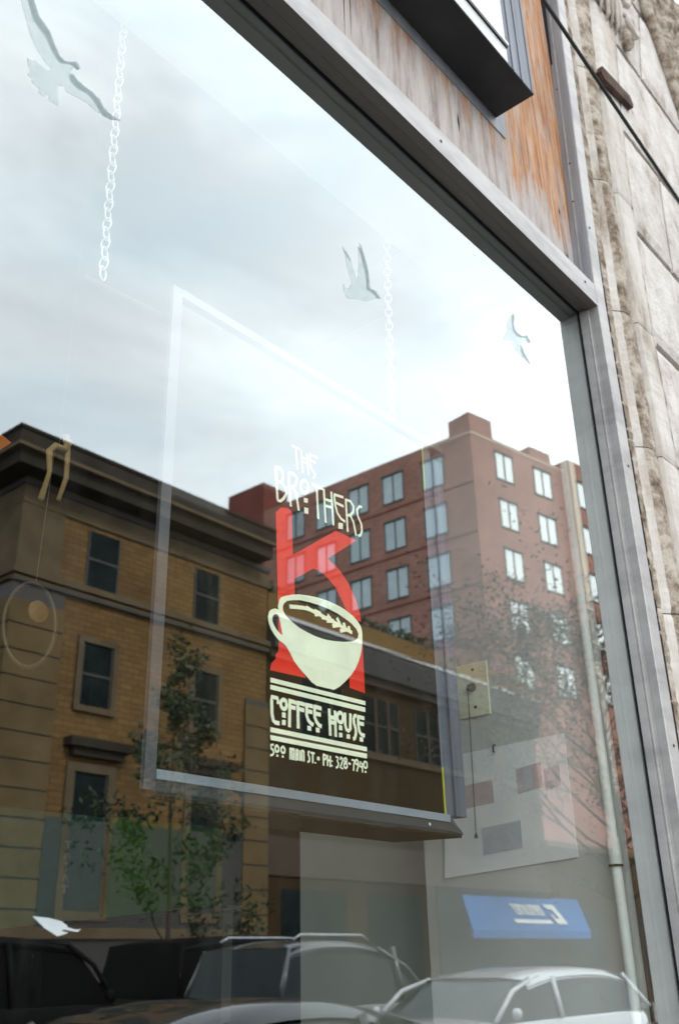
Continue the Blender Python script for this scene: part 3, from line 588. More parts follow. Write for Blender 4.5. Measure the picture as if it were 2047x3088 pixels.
flat('amber', (.14, .07, .015), sc=14, rough=.5)
flat('tan_strap', (.34, .24, .11), sc=14, rough=.8)
flat('orange_paper', (.45, .13, .02), sc=14, rough=.7)

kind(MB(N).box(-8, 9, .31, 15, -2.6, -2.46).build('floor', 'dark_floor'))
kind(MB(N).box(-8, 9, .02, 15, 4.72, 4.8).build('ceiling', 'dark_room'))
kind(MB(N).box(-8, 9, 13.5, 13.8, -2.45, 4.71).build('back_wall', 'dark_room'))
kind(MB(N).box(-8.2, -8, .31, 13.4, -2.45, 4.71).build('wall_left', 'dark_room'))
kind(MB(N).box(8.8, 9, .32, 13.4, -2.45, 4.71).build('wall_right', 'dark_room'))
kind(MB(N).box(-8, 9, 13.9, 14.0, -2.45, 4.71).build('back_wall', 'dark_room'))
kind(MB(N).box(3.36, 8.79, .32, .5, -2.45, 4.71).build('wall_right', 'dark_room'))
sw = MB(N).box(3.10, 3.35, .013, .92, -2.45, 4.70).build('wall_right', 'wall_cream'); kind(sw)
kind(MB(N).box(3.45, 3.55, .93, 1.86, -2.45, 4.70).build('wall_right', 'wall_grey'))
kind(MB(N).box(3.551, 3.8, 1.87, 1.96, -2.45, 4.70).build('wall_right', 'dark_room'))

# pipe up the side wall
pp = thing('wall_pipe', 'white painted vertical pipe with a joint collar beside the right jamb inside', 'pipe', N((3.07, .155, 0)))
MB(N).tube([(3.062, .155, -2.4), (3.062, .155, 4.0)], .017, n=14).build('pipe', 'pipe_paint', pp, smooth=True)
MB(N).tube([(3.062, .155, 1.86), (3.062, .155, 1.94)], .0215, n=14).build('collar', 'pipe_paint', pp)
MB(N).tube([(3.062, .155, 1.853), (3.062, .155, 1.859)], .023, n=14).build('collar_seam', 'pipe_gap', pp)
MB(N).tube([(3.092, .112, -2.4), (3.092, .112, 4.0)], .010, n=8).build('thin_pipe', 'pipe_gap', pp)

# pull-switch plate with bead chain, and pinned poster
sp_ = thing('switch_plate', 'cream wall plate with pull switch and two screws above the poster', 'switch plate', N((3.10, .65, 2.41)))
MB(N).prism([(.583, 2.414), (.722, 2.414), (.722, 2.618), (.583, 2.618)], 0, 3.0925, 3.0995).build('plate', 'plate_ivory', sp_, bevel=.003)
for z in (2.592, 2.45): MB(N).lathe((3.092, .645, z), [(.006, 0), (.006, -.001), (.003, -.002)], n=10, axis=0).build('screw', 'screw', sp_)
MB(N).tube([(3.092, .652, 2.525), (3.075, .654, 2.522), (3.066, .655, 2.512)], [.017, .013, .008], n=12).build('pull_switch', 'bead_chain', sp_)
bc = MB(N)
for k in range(74):
    z = 2.50-k*.0068; bc.lathe((3.064, .655+.012*k/74, z), [(.0008, -.0028), (.0026, -.001), (.0026, .001), (.0008, .0028)], n=7)
bc.build('bead_chain', 'bead_chain', sp_)
MB(N).lathe((3.064, .667, 1.983), [(.0075, 0), (.006, .008), (.002, .018)], n=10).build('bell_end', 'bead_chain', sp_)
po = thing('poster', 'faded poster with pink and blue pictures pinned under the switch plate', 'poster', N((3.095, .57, 1.87)))
pmb = MB(N); pmb.prism([(.30, 1.894), (.832, 1.862), (.800, 2.285), (.30, 2.30)], 0, 3.0935, 3.0985); pmb.build('sheet', 'poster_paper', po)
for (y0, y1, z0, z1, mt, nm_) in ((.60, .77, 2.10, 2.18, 'poster_pink', 'pink_picture'), (.40, .50, 2.13, 2.215, 'poster_pink', 'pink_picture'), (.44, .475, 2.135, 2.20, 'poster_blue', 'blue_picture'), (.33, .39, 2.13, 2.20, 'poster_blue', 'blue_picture'), (.5, .66, 1.94, 2.03, 'poster_blue', 'blue_picture')):
    x = 3.0925-(.0008 if mt == 'poster_blue' else 0)
    MB(N).prism([(y0, z0), (y1, z0-.012), (y1, z1-.012), (y0, z1)], 0, x, 3.0933).build(nm_, mt, po)
MB(N).tube([(3.0935, .578, 2.30), (3.082, .578, 2.296), (3.080, .578, 2.277), (3.084, .578, 2.272)], .0035, n=7).build('pin', 'hoop_wire', po)

# hanging sign panel on two chains
sg = thing('hanging_sign', 'black framed sign panel hanging on two white chains behind the logo', 'hanging sign', N((1.78, .25, 1.93)))
X0, X2, Y0 = 1.272, 2.285, .25
def rail(x0, x1, z0, z1, nm_, mt='sign_bezel', y0=Y0, y1=None): return MB(N).box(x0, x1, y0, y1 if y1 else Y0+.045, z0, z1).build(nm_, mt, sg)
MB(N).box(X0, X2-.001, Y0+.012, Y0+.03, 1.956, 3.098).build('screen', 'sign_screen', sg)
rail(1.243, X0, 1.912, 3.12, 'bezel', y1=Y0+.012)
rail(2.333, 2.385, 1.955, 3.06, 'bezel', 'box_channel', y0=Y0+.006)
rail(X2+.002, 2.3325, 1.955, 3.098, 'inner_edge', 'box_channel', y0=Y0+.014)
rail(X0+.0005, 2.383, 3.0985, 3.122, 'bezel', 'sign_bezel_dark')
rail(X2-.001, X2+.0015, 1.956, 2.08, 'edge_glow_strip', 'edge_glow_yellow', y0=Y0+.008)  # edge glow put in as a coloured strip
rail(X2-.001, X2+.0015, 2.93, 3.098, 'edge_glow_strip', 'edge_glow_yellow', y0=Y0+.008)
bz = MB(N); bz.prism([(Y0, 1.912), (Y0, 1.934), (Y0+.006, 1.9555), (Y0+.011, 1.9555), (Y0+.011, 1.905)], 0, X0+.0005, 2.30)
bz.add([(2.3, Y0, 1.912), (2.3, Y0, 1.934), (2.3, Y0+.006, 1.9555), (2.3, Y0+.2, 1.9555), (2.3, Y0+.2, 1.905), (2.3, Y0+.01, 1.905), (2.372, Y0+.014, 1.911), (2.366, Y0+.014, 1.918), (2.352, Y0+.02, 1.935), (2.352, Y0+.2, 1.935), (2.372, Y0+.2, 1.905), (2.372, Y0+.02, 1.905)],
       [(0, 1, 7, 6), (1, 2, 8, 7), (2, 3, 9, 8), (3, 4, 10, 9), (4, 5, 11, 10), (5, 0, 6, 11), (6, 7, 8, 9, 10, 11)])
bz.build('lower_case', 'sign_bezel_dark', sg)
MB(N).box(X0+.0005, 2.29, Y0-.0025, Y0-.0003, 1.9345, 1.9535).build('front_lip', 'sign_lip_skylit', sg)
MB(N).prism([(1.25, Y0+.012), (2.362, Y0+.012), (2.30, Y0+.20), (1.62, Y0+.20)], 2, 1.900, 1.9045).build('underside', 'sign_under', sg)
MB(N).prism([(1.55, Y0+.0505), (2.25, Y0+.0505), (2.0, Y0+.19), (1.8, Y0+.19)], 2, 1.958, 3.05).build('case_back', 'dark_cabinet', sg)
MB(N).lathe((2.19, Y0-.003, 1.921), [(.004, 0), (.004, -.002)], n=8, axis=1).build('indicator', 'pale_letters', sg)
def chain(xt, xb, zt, zb, y, label, r=.0024, ln=.045, wd=.0115):
    c = MB(N); n = int((zt-zb)/(ln*.62)); 
    for i in range(n):
        t = i/(n-1); x = xt+(xb-xt)*t; z = zt+(zb-zt)*t; pts = []
        ang = R(20) if i % 2 else R(110)
        for k in range(15):
            a = 2*math.pi*k/14; px = wd*math.cos(a); pz = (ln/2-wd*.3)*math.sin(a)*(1 if abs(math.sin(a)) < .9 else .96)
            pts.append((x+px*math.cos(ang), y+px*math.sin(ang), z+pz))
        c.tube(pts, r, n=6, cap=False)
    return tag(c.build('chain', 'chain_white', smooth=True), label, 'chain', 'chains the sign hangs on')
chain(1.036, 1.058, 4.70, 3.06, Y0+.03, 'long white chain hanging beside the large frosted bird')
chain(2.205, 2.157, 4.70, 3.125, Y0+.03, 'white chain hanging between the raised-wing bird and the window corner')
tag(MB(N).tube([(1.03, Y0+.06, 3.05), (2.25, Y0+.06, 3.13)], .007, n=8).build('hanging_rod', 'screw'), 'thin rod the two chains are hooked to above the sign', 'rod')

# hoop ornament and orange flag at the left
hp = thing('hanging_ornament', 'thin wire hoop with amber disc below a tan bow', 'ornament', N((1.17, .6, 2.2)))
ring = [(1.172+.066*math.cos(2*math.pi*k/28), .6+.02*math.sin(2*math.pi*k/28), 2.31+.104*math.sin(2*math.pi*k/28)+.02*math.cos(2*math.pi*k/28)) for k in range(29)]
MB(N).tube(ring, .0055, n=7, cap=False).build('hoop', 'hoop_wire', hp, smooth=True)
dm = MB(N); dm.lathe((1.19, .603, 2.345), [(.010, -.006), (.026, -.003), (.026, .003), (.010, .006)], n=16, axis=1); dm.build('amber_disc', 'amber', hp)
MB(N).tube([(1.162, .6, 2.62), (1.177, .6, 2.70), (1.170, .6, 2.755), (1.185, .6, 2.775), (1.213, .6, 2.775), (1.222, .6, 2.80), (1.212, .6, 2.815), (1.222, .6, 2.77), (1.225, .6, 2.70), (1.21, .6, 2.635)], [.008, .006, .009, .009, .009, .012, .010, .007, .007, .006], n=8).build('bow', 'tan_strap', hp, smooth=True)
MB(N).tube([(1.195, .6, 4.7), (1.195, .6, 2.78)], .001, n=5).tube([(1.185, .6, 2.77), (1.175, .6, 2.415)], .001, n=5).build('cord', 'hoop_wire', hp)
og_ = MB(N); og_.prism([(1.00, 2.66), (1.066, 2.735), (1.00, 2.70+.06), (.94, 2.72), (.94, 2.60)], 1, .598, .602)
tag(og_.build('orange_flag', 'orange_paper'), 'corner of an orange paper flag at the picture edge under the cornice reflection', 'paper flag')

# far corner of the room: green wall panel, teal banner, dark cabinet
gm_ = thing('green_panel', 'green painted panel in the back of the dark room', 'wall panel', N((5.3, 5, 1.7)))
MB(N).box(4.80, 5.92, 5.0, 5.05, 1.0, 2.635).build('panel', 'green_wall', gm_)
tb = thing('teal_banner', 'teal cloth banner with a column of white letters left of the green panel', 'banner', N((4.3, 5, 1.7)))
MB(N).box(3.6, 4.72, 5.0, 5.03, 1.0, 2.62).build('cloth', 'teal_cloth', tb)
lt = MB(N)
for i in range(5):
    z = 2.40-i*.075; x = 4.40
    if i % 2 == 0: lt.box(x-.03, x+.03, 4.994, 4.999, z+.02, z+.032); lt.box(x-.006, x+.006, 4.994, 4.999, z-.02, z+.02)
    else:
        lt.add([(x-.03, 4.995, z-.02), (x-.02, 4.995, z-.02), (x+.004, 4.995, z+.03), (x-.004, 4.995, z+.03)], [(0, 1, 2, 3)]); lt.add([(x+.03, 4.995, z-.02), (x+.02, 4.995, z-.02), (x-.004, 4.995, z+.03), (x+.004, 4.995, z+.03)], [(0, 1, 2, 3)])
lt.build('letters', 'pale_letters', tb)
cbn = thing('dark_cabinet', 'long dark cabinet whose top edge runs below the green panel', 'cabinet', N((2.5, 2.2, -2.4)))
cm = MB(N); cm.prism([(2.22, 1.05), (2.26, 1.05), (3.25, 5.0), (3.10, 5.0)], 2, -2.4, 1.745); cm.build('body', 'dark_cabinet', cbn)
cm = MB(N); cm.prism([(2.20, 1.03), (2.28, 1.03), (3.27, 5.02), (3.08, 5.02)], 2, 1.746, 1.762); cm.build('top', 'dark_cabinet', cbn)
# ------------------------------------------------------------------ across the street (seen mirrored in the glass)
brick('tan_brick', (.25, .145, .055), (.19, .108, .040), (.125, .08, .04), bw=.34, bh=.13); brick('brown_brick', (.085, .05, .02), (.07, .04, .016), (.05, .035, .02))
noisy('limestone', [(.3, (.10, .072, .042)), (.7, (.165, .122, .075))], sc=1.5, rough=.9)
noisy('corner_tan', [(.3, (.12, .082, .038)), (.7, (.175, .12, .058))], sc=1.5, rough=.9)
flat('limestone_joint', (.07, .055, .045), sc=5)
noisy('cornice_dark', [(.3, (.03, .024, .018)), (.7, (.06, .048, .036))], sc=1.2, rough=.8)
flat('cornice_side', (.20, .165, .13), sc=2, rough=.8)
noisy('dark_glass', [(.3, (.005, .008, .008)), (.7, (.02, .028, .026))], sc=1.5, rough=.3, spec=.03)
brick('red_brick', (.40, .195, .15), (.32, .145, .115), (.30, .20, .17), bw=.36, bh=.14, var=.25)
brick('red_brick_dark', (.24, .055, .04), (.19, .045, .035), (.14, .07, .06))
flat('band_tan', (.48, .36, .25), sc=2)
noisy('pane_sky_white', [(.3, (.80, .84, .81)), (.7, (.90, .93, .90))], sc=1, stretch=(8, 8, 1), rough=.25, spec=.9, coat=.6)  # pale curtain and mirrored sky both put into the pane colour
noisy('pane_sky_blue', [(.3, (.32, .42, .46)), (.7, (.45, .56, .60))], sc=.6, rough=.2, spec=.8, coat=.6)  # left face panes, mirrored sky put into a bluish colour
noisy('pane_dim', [(.3, (.16, .22, .25)), (.7, (.34, .42, .46))], sc=.8, rough=.2, spec=.8, coat=.6)
flat('gutter', (.62, .60, .60), sc=3, rough=.4)
flat('roof_tan', (.20, .12, .045), sc=3, rough=.9)
flat('dark_trim', (.05, .045, .04), sc=3)
noisy('awning_blue', [(.3, (.035, .13, .34)), (.7, (.055, .19, .46))], sc=1.5, stretch=(6, 1, 1), rough=.9)
flat('sign_white', (.80, .82, .78), sc=4)
flat('bark', (.075, .06, .045), sc=9, rough=.95)
m, nt, b = new_mat('leaf_dark'); n = tex(nt, sc=3); r = ramp(nt, [(.3, (.015, .025, .006)), (.7, (.045, .065, .016))]); nt.links.new(n.outputs['Fac'], r.inputs[0]); nt.links.new(r.outputs[0], b.inputs['Base Color']); b.inputs['Roughness'].default_value = .6
m, nt, b = new_mat('leaf_twig'); n = tex(nt, sc=2); r = ramp(nt, [(.3, (.025, .02, .016)), (.7, (.065, .055, .04))]); nt.links.new(n.outputs['Fac'], r.inputs[0]); nt.links.new(r.outputs[0], b.inputs['Base Color']); b.inputs['Roughness'].default_value = .7

def fbox(mb, x0, x1, y0, y1, z0, z1):    # x, distance behind the glass (mirrored), z
    return mb.box(x0, x1, -(y1+.455), -(y0+.455), z0, z1)
def win(parent, x0, x1, yw, z0, z1, frame=None, fw=.13, glass='dark_glass', depth=.12, sash=True):
    f = MB()
    if frame:
        fbox(f, x0-fw, x1+fw, yw-.06, yw-.003, z1, z1+fw); fbox(f, x0-fw, x1+fw, yw-.08, yw-.003, z0-fw, z0); fbox(f, x0-fw, x0, yw-.06, yw-.003, z0, z1); fbox(f, x1, x1+fw, yw-.06, yw-.003, z0, z1)
        fo = f.build('window', frame, parent)
    else:
        fbox(f, x0, x1, yw-.02, yw-.003, z0-.05, z0); fo = f.build('window', 'dark_trim', parent)
    g = MB(); fbox(g, x0+.001, x1-.001, yw-.010, yw-.004, z0+.001, z1-.001); sub('pane', g, glass, fo)
    if sash:
        s_ = MB(); fbox(s_, x0+.002, x1-.002, yw-.03, yw-.0105, (z0+z1)/2-.03, (z0+z1)/2+.03); fbox(s_, x0+.002, x0+.05, yw-.028, yw-.0105, z0+.002, z1-.002); fbox(s_, x1-.05, x1-.002, yw-.028, yw-.0105, z0+.002, z1-.002)
        sub('sash', s_, 'dark_trim', fo)
    return fo

tn = thing('brick_building', 'tan brick corner building with dark cornice mirrored at left', 'building', FAR((14, 22, 0)))
X0, X1, Y = 10.2, 17.63, 16.0
b_ = MB(); fbox(b_, X0, X1, Y, Y+14, -.15, 11.3); b_.build('wall', 'tan_brick', tn)
for left in (True, False):
    qj = MB()
    if left: fbox(qj, X0-.04, 11.43, Y-.045, Y+1.35, .3, 8.9)
    else: fbox(qj, 16.87, X1+.03, Y-.045, Y-.002, .3, 7.6)
    qo = qj.build('corner_pier', 'limestone_joint', tn)
    for k in range(15):
        z0 = 1.0+k*.54; z1 = z0+.50
        if z1 > (8.95 if left else 7.6): break
        q = MB()
        if left: fbox(q, X0-.08, 11.45, Y-.07, Y+1.4, z0, z1)
        else: fbox(q, 16.85, X1+.05, Y-.07, Y-.046, z0, z1)
        sub('corner_stone', q, 'corner_tan', qo)
q = MB(); fbox(q, X0-.05, 11.22, Y-.04, Y+1.2, 9.21, 10.69); q.build('corner_pier', 'limestone', tn)
q = MB(); fbox(q, 11.47, 16.84, Y-.05, Y-.002, -.1, 4.3); q.build('dark_ground_front', 'dark_trim', tn)  # dark sheet added so the ground floor mirrors dark
c = MB()
# string courses
bnd = MB()
for (z0, z1, d) in ((9.06, 9.20, .14), (8.96, 9.03, .09)): fbox(bnd, X0-d, X1+.02, Y-d, Y-.0015, z0, z1); fbox(bnd, X0-d, X0-.0015, Y, Y+14, z0, z1)
fbox(bnd, X0-.05, X1+.01, Y-.05, Y-.0012, 10.70, 11.3); fbox(bnd, X0-.05, X0-.0012, Y, Y+14, 10.70, 11.3)
bnd.build('string_course', 'limestone', tn)
bd2 = MB()
fbox(bd2, X0-.10, X1+.02, Y-.10, Y-.051, 11.12, 11.22); fbox(bd2, X0-.10, X0-.051, Y-.05, Y+14, 11.12, 11.22); fbox(bd2, X0-.1, X1, Y-.10, Y-.0016, 8.90, 8.955)
bd2.build('dark_band', 'dark_trim', tn)
cn = MB()
E = .67
fbox(cn, X0-E, X1-.35, Y-E, Y+14, 11.70, 12.02)
fbox(cn, X0-E+.12, X1-.35, Y-E+.12, Y+14, 11.301, 11.62)
fbox(cn, X0-E-.04, X1-.33, Y-E-.04, Y+14, 12.021, 12.09)
cn.build('cornice', 'cornice_dark', tn)
cl = MB(); fbox(cl, X0-E-.02, X1-.34, Y-E-.02, Y+14, 11.621, 11.699); cl.build('cornice_lip', 'limestone', tn)
for (x0, x1) in ((11.9, 12.78), (15.05, 15.9)):
    win(tn, x0, x1, Y, 9.23, 10.58, glass='dark_glass')
    win(tn, x0+.1, x1+.03, Y, 6.61, 7.98, frame='limestone')
    win(tn, x0+.15, x1+.12, Y, 2.6, 5.25, frame='limestone', fw=.18)
    hd_ = MB(); fbox(hd_, x0-.15, x1+.55, Y-.28, Y-.002, 5.72, 5.90); ho = hd_.build('door_hood', 'cornice_dark', tn); hd_ = MB(); fbox(hd_, x0, x1+.4, Y-.18, Y-.002, 5.55, 5.719); sub('bracket_board', hd_, 'cornice_dark', ho)
bs = MB(); fbox(bs, X0-.1, X1, Y-.12, Y-.0015, 2.1, 2.3); fbox(bs, X0-.1, X1, Y-.09, Y-.0015, -.14, .95); bs.build('plinth', 'limestone', tn)

# low shop row
lb = thing('shop_row', 'low brown brick shop row with white gutter between the tan and red buildings', 'building', FAR((24, 20, 0)))
flat('brown_wall', (.07, .04, .02), sc=2)
b_ = MB(); fbox(b_, 17.66, 31.2, Y, Y+9, -.15, 9.9); b_.build('wall', 'brown_brick', lb)
b_ = MB(); fbox(b_, 17.66, 31.2, Y-.02, Y+.5, 9.96, 10.62); b_.build('parapet', 'roof_tan', lb)
b_ = MB(); fbox(b_, 17.66, 31.2, Y-.35, Y-.021, 9.86, 9.96); b_.build('gutter', 'gutter', lb)
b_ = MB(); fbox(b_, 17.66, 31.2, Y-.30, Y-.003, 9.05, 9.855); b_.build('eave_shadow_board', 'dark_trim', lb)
b_ = MB(); fbox(b_, 17.66, 31.2, Y-.16, Y-.003, 8.82, 9.049); b_.build('moulding', 'brown_wall', lb)
b_ = MB(); fbox(b_, 17.66, 31.2, Y-.10, Y-.003, 6.72, 6.9); b_.build('string_course', 'limestone', lb)
b_ = MB(); fbox(b_, 24.6, 31.2, Y-.04, Y-.0035, -.1, 3.49); b_.build('dark_ground_front', 'dark_glass', lb)
b_ = MB(); fbox(b_, 17.66, 31.2, Y-.05, Y-.003, 3.5, 4.4); b_.build('shop_fascia', 'brown_wall', lb)
for k in range(5):
    x0 = 18.9+k*2.55
    o_ = win(lb, x0, x0+1.75, Y, 6.95, 8.5, glass='dark_glass')
    for t in (.58, 1.16):
        m_ = MB(); fbox(m_, x0+t, x0+t+.1, Y-.06, Y-.031, 6.95, 8.5); sub('mullion', m_, 'brown_wall', o_)
for k in range(2):
    x0 = 18.2+k*3.3; win(lb, x0, x0+2.4, Y, .6, 3.2, glass='dark_glass', sash=False)
for k in range(13):      # shrubs standing along the parapet
    x0 = 17.9+k*.62+random.random()*.25; s_ = MB(); 
    for i in range(46):
        a = random.random()*6.28; r_ = random.random()*.26; z = 10.62+random.random()*.34
        p = Vector((x0+r_*math.cos(a), -(Y+.455)-.2+r_*math.sin(a), z)); u = Vector((random.uniform(-1, 1), random.uniform(-1, 1), random.uniform(-1, 1))).normalized()*.09; v = u.orthogonal().normalized()*.06
        s_.quad(p-u, p-v, p+u, p+v)
    tag(s_.build('roof_shrub', 'leaf_dark', fixn=False), 'dark shrub in the row along the parapet of the low shop roof', 'shrub', 'shrubs along the shop roof')

# low brown block after the shop row, added to darken the tower foot
gr2 = thing('added_low_block', 'low dark brown brick block added right of the shop row to darken the tower foot', 'building', FAR((38, 20, 0)))
b_ = MB(); fbox(b_, 31.25, 50, Y+.1, Y+7, -.15, 5.0); b_.build('wall', 'brown_brick', gr2)
b_ = MB(); fbox(b_, 31.25, 50, Y-.05, Y+7.05, 5.001, 5.2); b_.build('coping', 'limestone', gr2)
for k in range(4): win(gr2, 32.4+k*4, 35+k*4, Y+.1, .4, 3.0, glass='dark_glass', sash=False)
# awning
aw = thing('awning', 'blue shop awning with white logo mirrored at lower right', 'awning', FAR((29.8, 15.4, 2.1)))
a_ = MB(); y0, y1 = 15.15, 15.995
a_.add([FAR(p) for p in ((25.1, y0, 2.10), (32.1, y0, 2.10), (33.0, y1, 3.35), (25.9, y1, 3.35), (25.1, y0, 2.32), (32.1, y0, 2.32))], [(0, 1, 5, 4), (4, 5, 2, 3), (0, 4, 3), (1, 2, 5)])
a_.build('canopy', 'awning_blue', aw)
wm = MB()
def onaw(u, v, w_, h_):     # u along x, v 0..1 up the slope
    P = lambda x, t: FAR((x, y0+(y1-y0)*t-.03, 2.32+(3.35-2.32)*t+.02))
    wm.add([P(u, v), P(u+w_, v), P(u+w_*.97, v+h_), P(u-.03, v+h_)], [(0, 1, 2, 3)])
for i, u in enumerate((28.15, 28.5, 28.85, 29.2, 29.55)):
    onaw(u, .42, .09, .32); onaw(u+.2, .42, .09, .32)
    if i % 2 == 0: onaw(u, .42, .28, .06)
    else: onaw(u, .68, .28, .06)
onaw(27.7, .18, 2.25, .11)
onaw(30.2, .18, .65, .16); onaw(30.2, .62, .65, .14); onaw(30.55, .34, .3, .28); onaw(30.2, .34, .12, .12)
wm.build('logo', 'sign_white', aw)

# red high-rise, set at a slight angle
hr = thing('apartment_block', 'tall red brick apartment block with stepped parapet mirrored at right', 'building', (41.1, -23.9, 0))
CX, CYv, ZR = 41.1, 23.945, 28.23
a10 = R(-10)
def HP(s, d, z):    # along the right face, depth behind it, height
    x = CX+s*math.cos(a10)-d*math.sin(a10); y = CYv+s*math.sin(a10)+d*math.cos(a10); return (x, -y, z)
def HL(s, d, z):    # along the left face (going away from us), depth behind it
    return (CX+d, -(CYv+s), z)
b_ = MB()
zt = ZR+.0
ft = [(0, 0), (26, 0), (26, 20)]
pr = [HP(0, 0, 0), HP(26, 0, 0), HP(26, 18, 0), (CX+24, -(CYv+24), 0), (CX, -(CYv+24), 0)]
n = len(pr); vs = [(p[0], p[1], -.15) for p in pr]+[(p[0], p[1], zt) for p in pr]
b_.add(vs, [tuple(range(n)), tuple(range(n, 2*n))]+[(i, (i+1) % n, n+(i+1) % n, n+i) for i in range(n)])
b_.build('wall', 'red_brick', hr)
def hbox(mb, F, s0, s1, d0, d1, z0, z1):
    vs = [F(s, d, z) for z in (z0, z1) for d in (d0, d1) for s in (s0, s1)]
    return mb.add(vs, [(0, 2, 3, 1), (4, 5, 7, 6), (0, 1, 5, 4), (2, 6, 7, 3), (0, 4, 6, 2), (1, 3, 7, 5)])
t_ = MB(); hbox(t_, HP, .02, 1.85, .02, 1.6, ZR+.001, ZR+1.15); t_.build('corner_turret', 'red_brick', hr)
t_ = MB(); hbox(t_, HP, 5.1, 6.9, .02, 1.2, ZR+.001, ZR+.62); t_.build('parapet_step', 'red_brick', hr)
t_ = MB(); hbox(t_, HP, 8.1, 10.6, -.35, 1.2, -.1, ZR+.55); t_.build('stair_bay', 'red_brick', hr)
t_ = MB(); hbox(t_, HP, 8.15, 8.6, -.42, -.351, 2, ZR+.45); t_.build('downpipe', 'band_tan', hr)
t_ = MB(); hbox(t_, HL, 15.9, 19.2, -.05, 2.2, ZR-8, ZR+2.1); t_.build('roof_tower', 'red_brick_dark', hr)
t_ = MB(); hbox(t_, HP, 0, 8.1, -.03, -.002, ZR-.22, ZR-.08); hbox(t_, HL, 0, 3.0, -.03, -.002, ZR-.22, ZR-.08); t_.build('parapet_band', 'band_tan', hr)
def hwin(F, s0, s1, z0, z1, gl_):
    f = MB(); hbox(f, F, s0-.09, s1+.09, -.10, -.003, z1, z1+.10); fo = f.build('window', 'dark_trim', hr); f = MB(); hbox(f, F, s0-.05, s1+.05, -.06, -.003, z0-.08, z0); sub('sill', f, 'dark_trim', fo)
    g = MB(); hbox(g, F, s0, s1, -.012, -.004, z0, z1); sub('pane', g, gl_, fo)
    m_ = MB(); hbox(m_, F, (s0+s1)/2-.05, (s0+s1)/2+.03, -.05, -.0125, z0+.01, z1-.01); hbox(m_, F, s0-.04, s0, -.05, -.003, z0, z1); hbox(m_, F, s1, s1+.05, -.05, -.003, z0, z1); sub('mullion', m_, 'dark_trim', fo)
for k in range(5):
    z1 = 27.45-k*2.95
    for (s0, s1) in ((1.9, 3.28), (5.22, 6.65), (8.75, 10.2)):
        if s0 > 8:
            FQ = lambda s, d, z: HP(s, d-.352, z)
            hwin(FQ, s0, s1, z1-1.62, z1, 'pane_sky_white')
        else: hwin(HP, s0, s1, z1-1.62, z1, 'pane_sky_white')
for k in range(8):
    z1 = 27.25-k*2.93
    for s0 in (1.9, 4.72, 7.3, 9.9, 12.4):
        hwin(HL, s0, s0+1.4, z1-1.7, z1, ('pane_sky_blue', 'pane_sky_blue', 'pane_dim')[int(s0*7+k*3) % 3])
for z in [ZR-3.2-2.93*k for k in range(7)]:
    t_ = MB(); hbox(t_, HL, .05, 22, -.03, -.002, z, z+.10); t_.build('string_course', 'red_brick_dark', hr)

# ------------------------------------------------------------------ trees
def tree(name, label, base, h, spread, lean, seed, nb, leaf, leafm, leafn, lsize, r0, group, low=.25, twigs=3, zmax=99):
    rnd = random.Random(seed); t = thing(name, label, 'tree', base, group); bx_, by_, bz_ = base
    tr_ = MB(); pts = []; n = 12
    for i in range(n+1):
        f = i/n; pts.append((bx_+lean[0]*f*f+.05*math.sin(f*9+seed), by_+lean[1]*f*f+.04*math.cos(f*7), bz_+h*f))
    tr_.tube(pts, [r0*(1-f/n*.93)+.004 for f in range(n+1)], n=8); 
    lv = MB(); br_ = MB()
    def leaf_at(p):
        if p[2] > zmax: return
        u = Vector((rnd.uniform(-1, 1), rnd.uniform(-1, 1), rnd.uniform(-1, .6))).normalized()*lsize*rnd.uniform(.6, 1.3); v = u.orthogonal().normalized(); v.rotate(Matrix.Rotation(rnd.random()*6, 3, u.normalized())); v *= lsize*.42
        p = Vector(p); lv.quad(p-u, p-v, p+u, p+v)
    def branch(p, d, ln, r_, lev):
        q = Vector(p); path = [tuple(q)]; rs = [r_]; dd = Vector(d)
        steps = 5
        for i in range(steps):
            dd = (dd+Vector((rnd.uniform(-.3, .3), rnd.uniform(-.3, .3), rnd.uniform(-.12, .22)))).normalized(); q = q+dd*ln/steps; path.append(tuple(q)); rs.append(r_*(1-(i+1)/steps*.8))
            if lev < twigs and i > 0:
                for _ in range(1 if lev else 2):
                    e = (dd+Vector((rnd.uniform(-1, 1), rnd.uniform(-1, 1), rnd.uniform(-.4, .8)))*.9).normalized(); branch(q, e, ln*rnd.uniform(.4, .62), rs[-1]*.62, lev+1)
            if lev >= 1:
                for _ in range(leafn): leaf_at(q+Vector((rnd.gauss(0, 1), rnd.gauss(0, 1), rnd.gauss(0, 1)))*lsize*1.1)
        path = [q_ for q_ in path if q_[2] < zmax+.3]; rs = rs[:len(path)]
        if len(path) > 1: br_.tube(path, rs, n=5 if lev < 2 else 4)
    for i in range(nb):
        f = low+(1-low)*(i+.5)/nb; k = min(n-1, int(f*n)); p = Vector(pts[k]).lerp(Vector(pts[k+1]), f*n-k)
        a = i*2.4+rnd.random(); up = .25+.7*f; d = Vector((math.cos(a), math.sin(a), up)).normalized()
        branch(p, d, spread*(1.05-f*.75)*rnd.uniform(.75, 1.1), r0*(1-f*.8)*.42, 0)
    tr_.build('trunk', 'bark', t, smooth=True); br_.build('branches', 'bark', t, fixn=False)
    lv.build('crown', leafm, t, fixn=False)
tree('street_tree', 'slender young tree with sparse dark leaves before the tan building', (10.45, -11.4, 0), 5.7, 1.8, (-.1, 0), 4, 12, 1, 'leaf_dark', 2, .062, .05, 'street trees', low=.22, twigs=2)
tree('street_tree', 'large tree with many fine twigs before the red apartment block', (26.9, -11.6, 0), 9.0, 8.2, (-.9, .2), 11, 26, 1, 'leaf_twig', 1, .07, .17, 'street trees', low=.22, twigs=3, zmax=11.2)
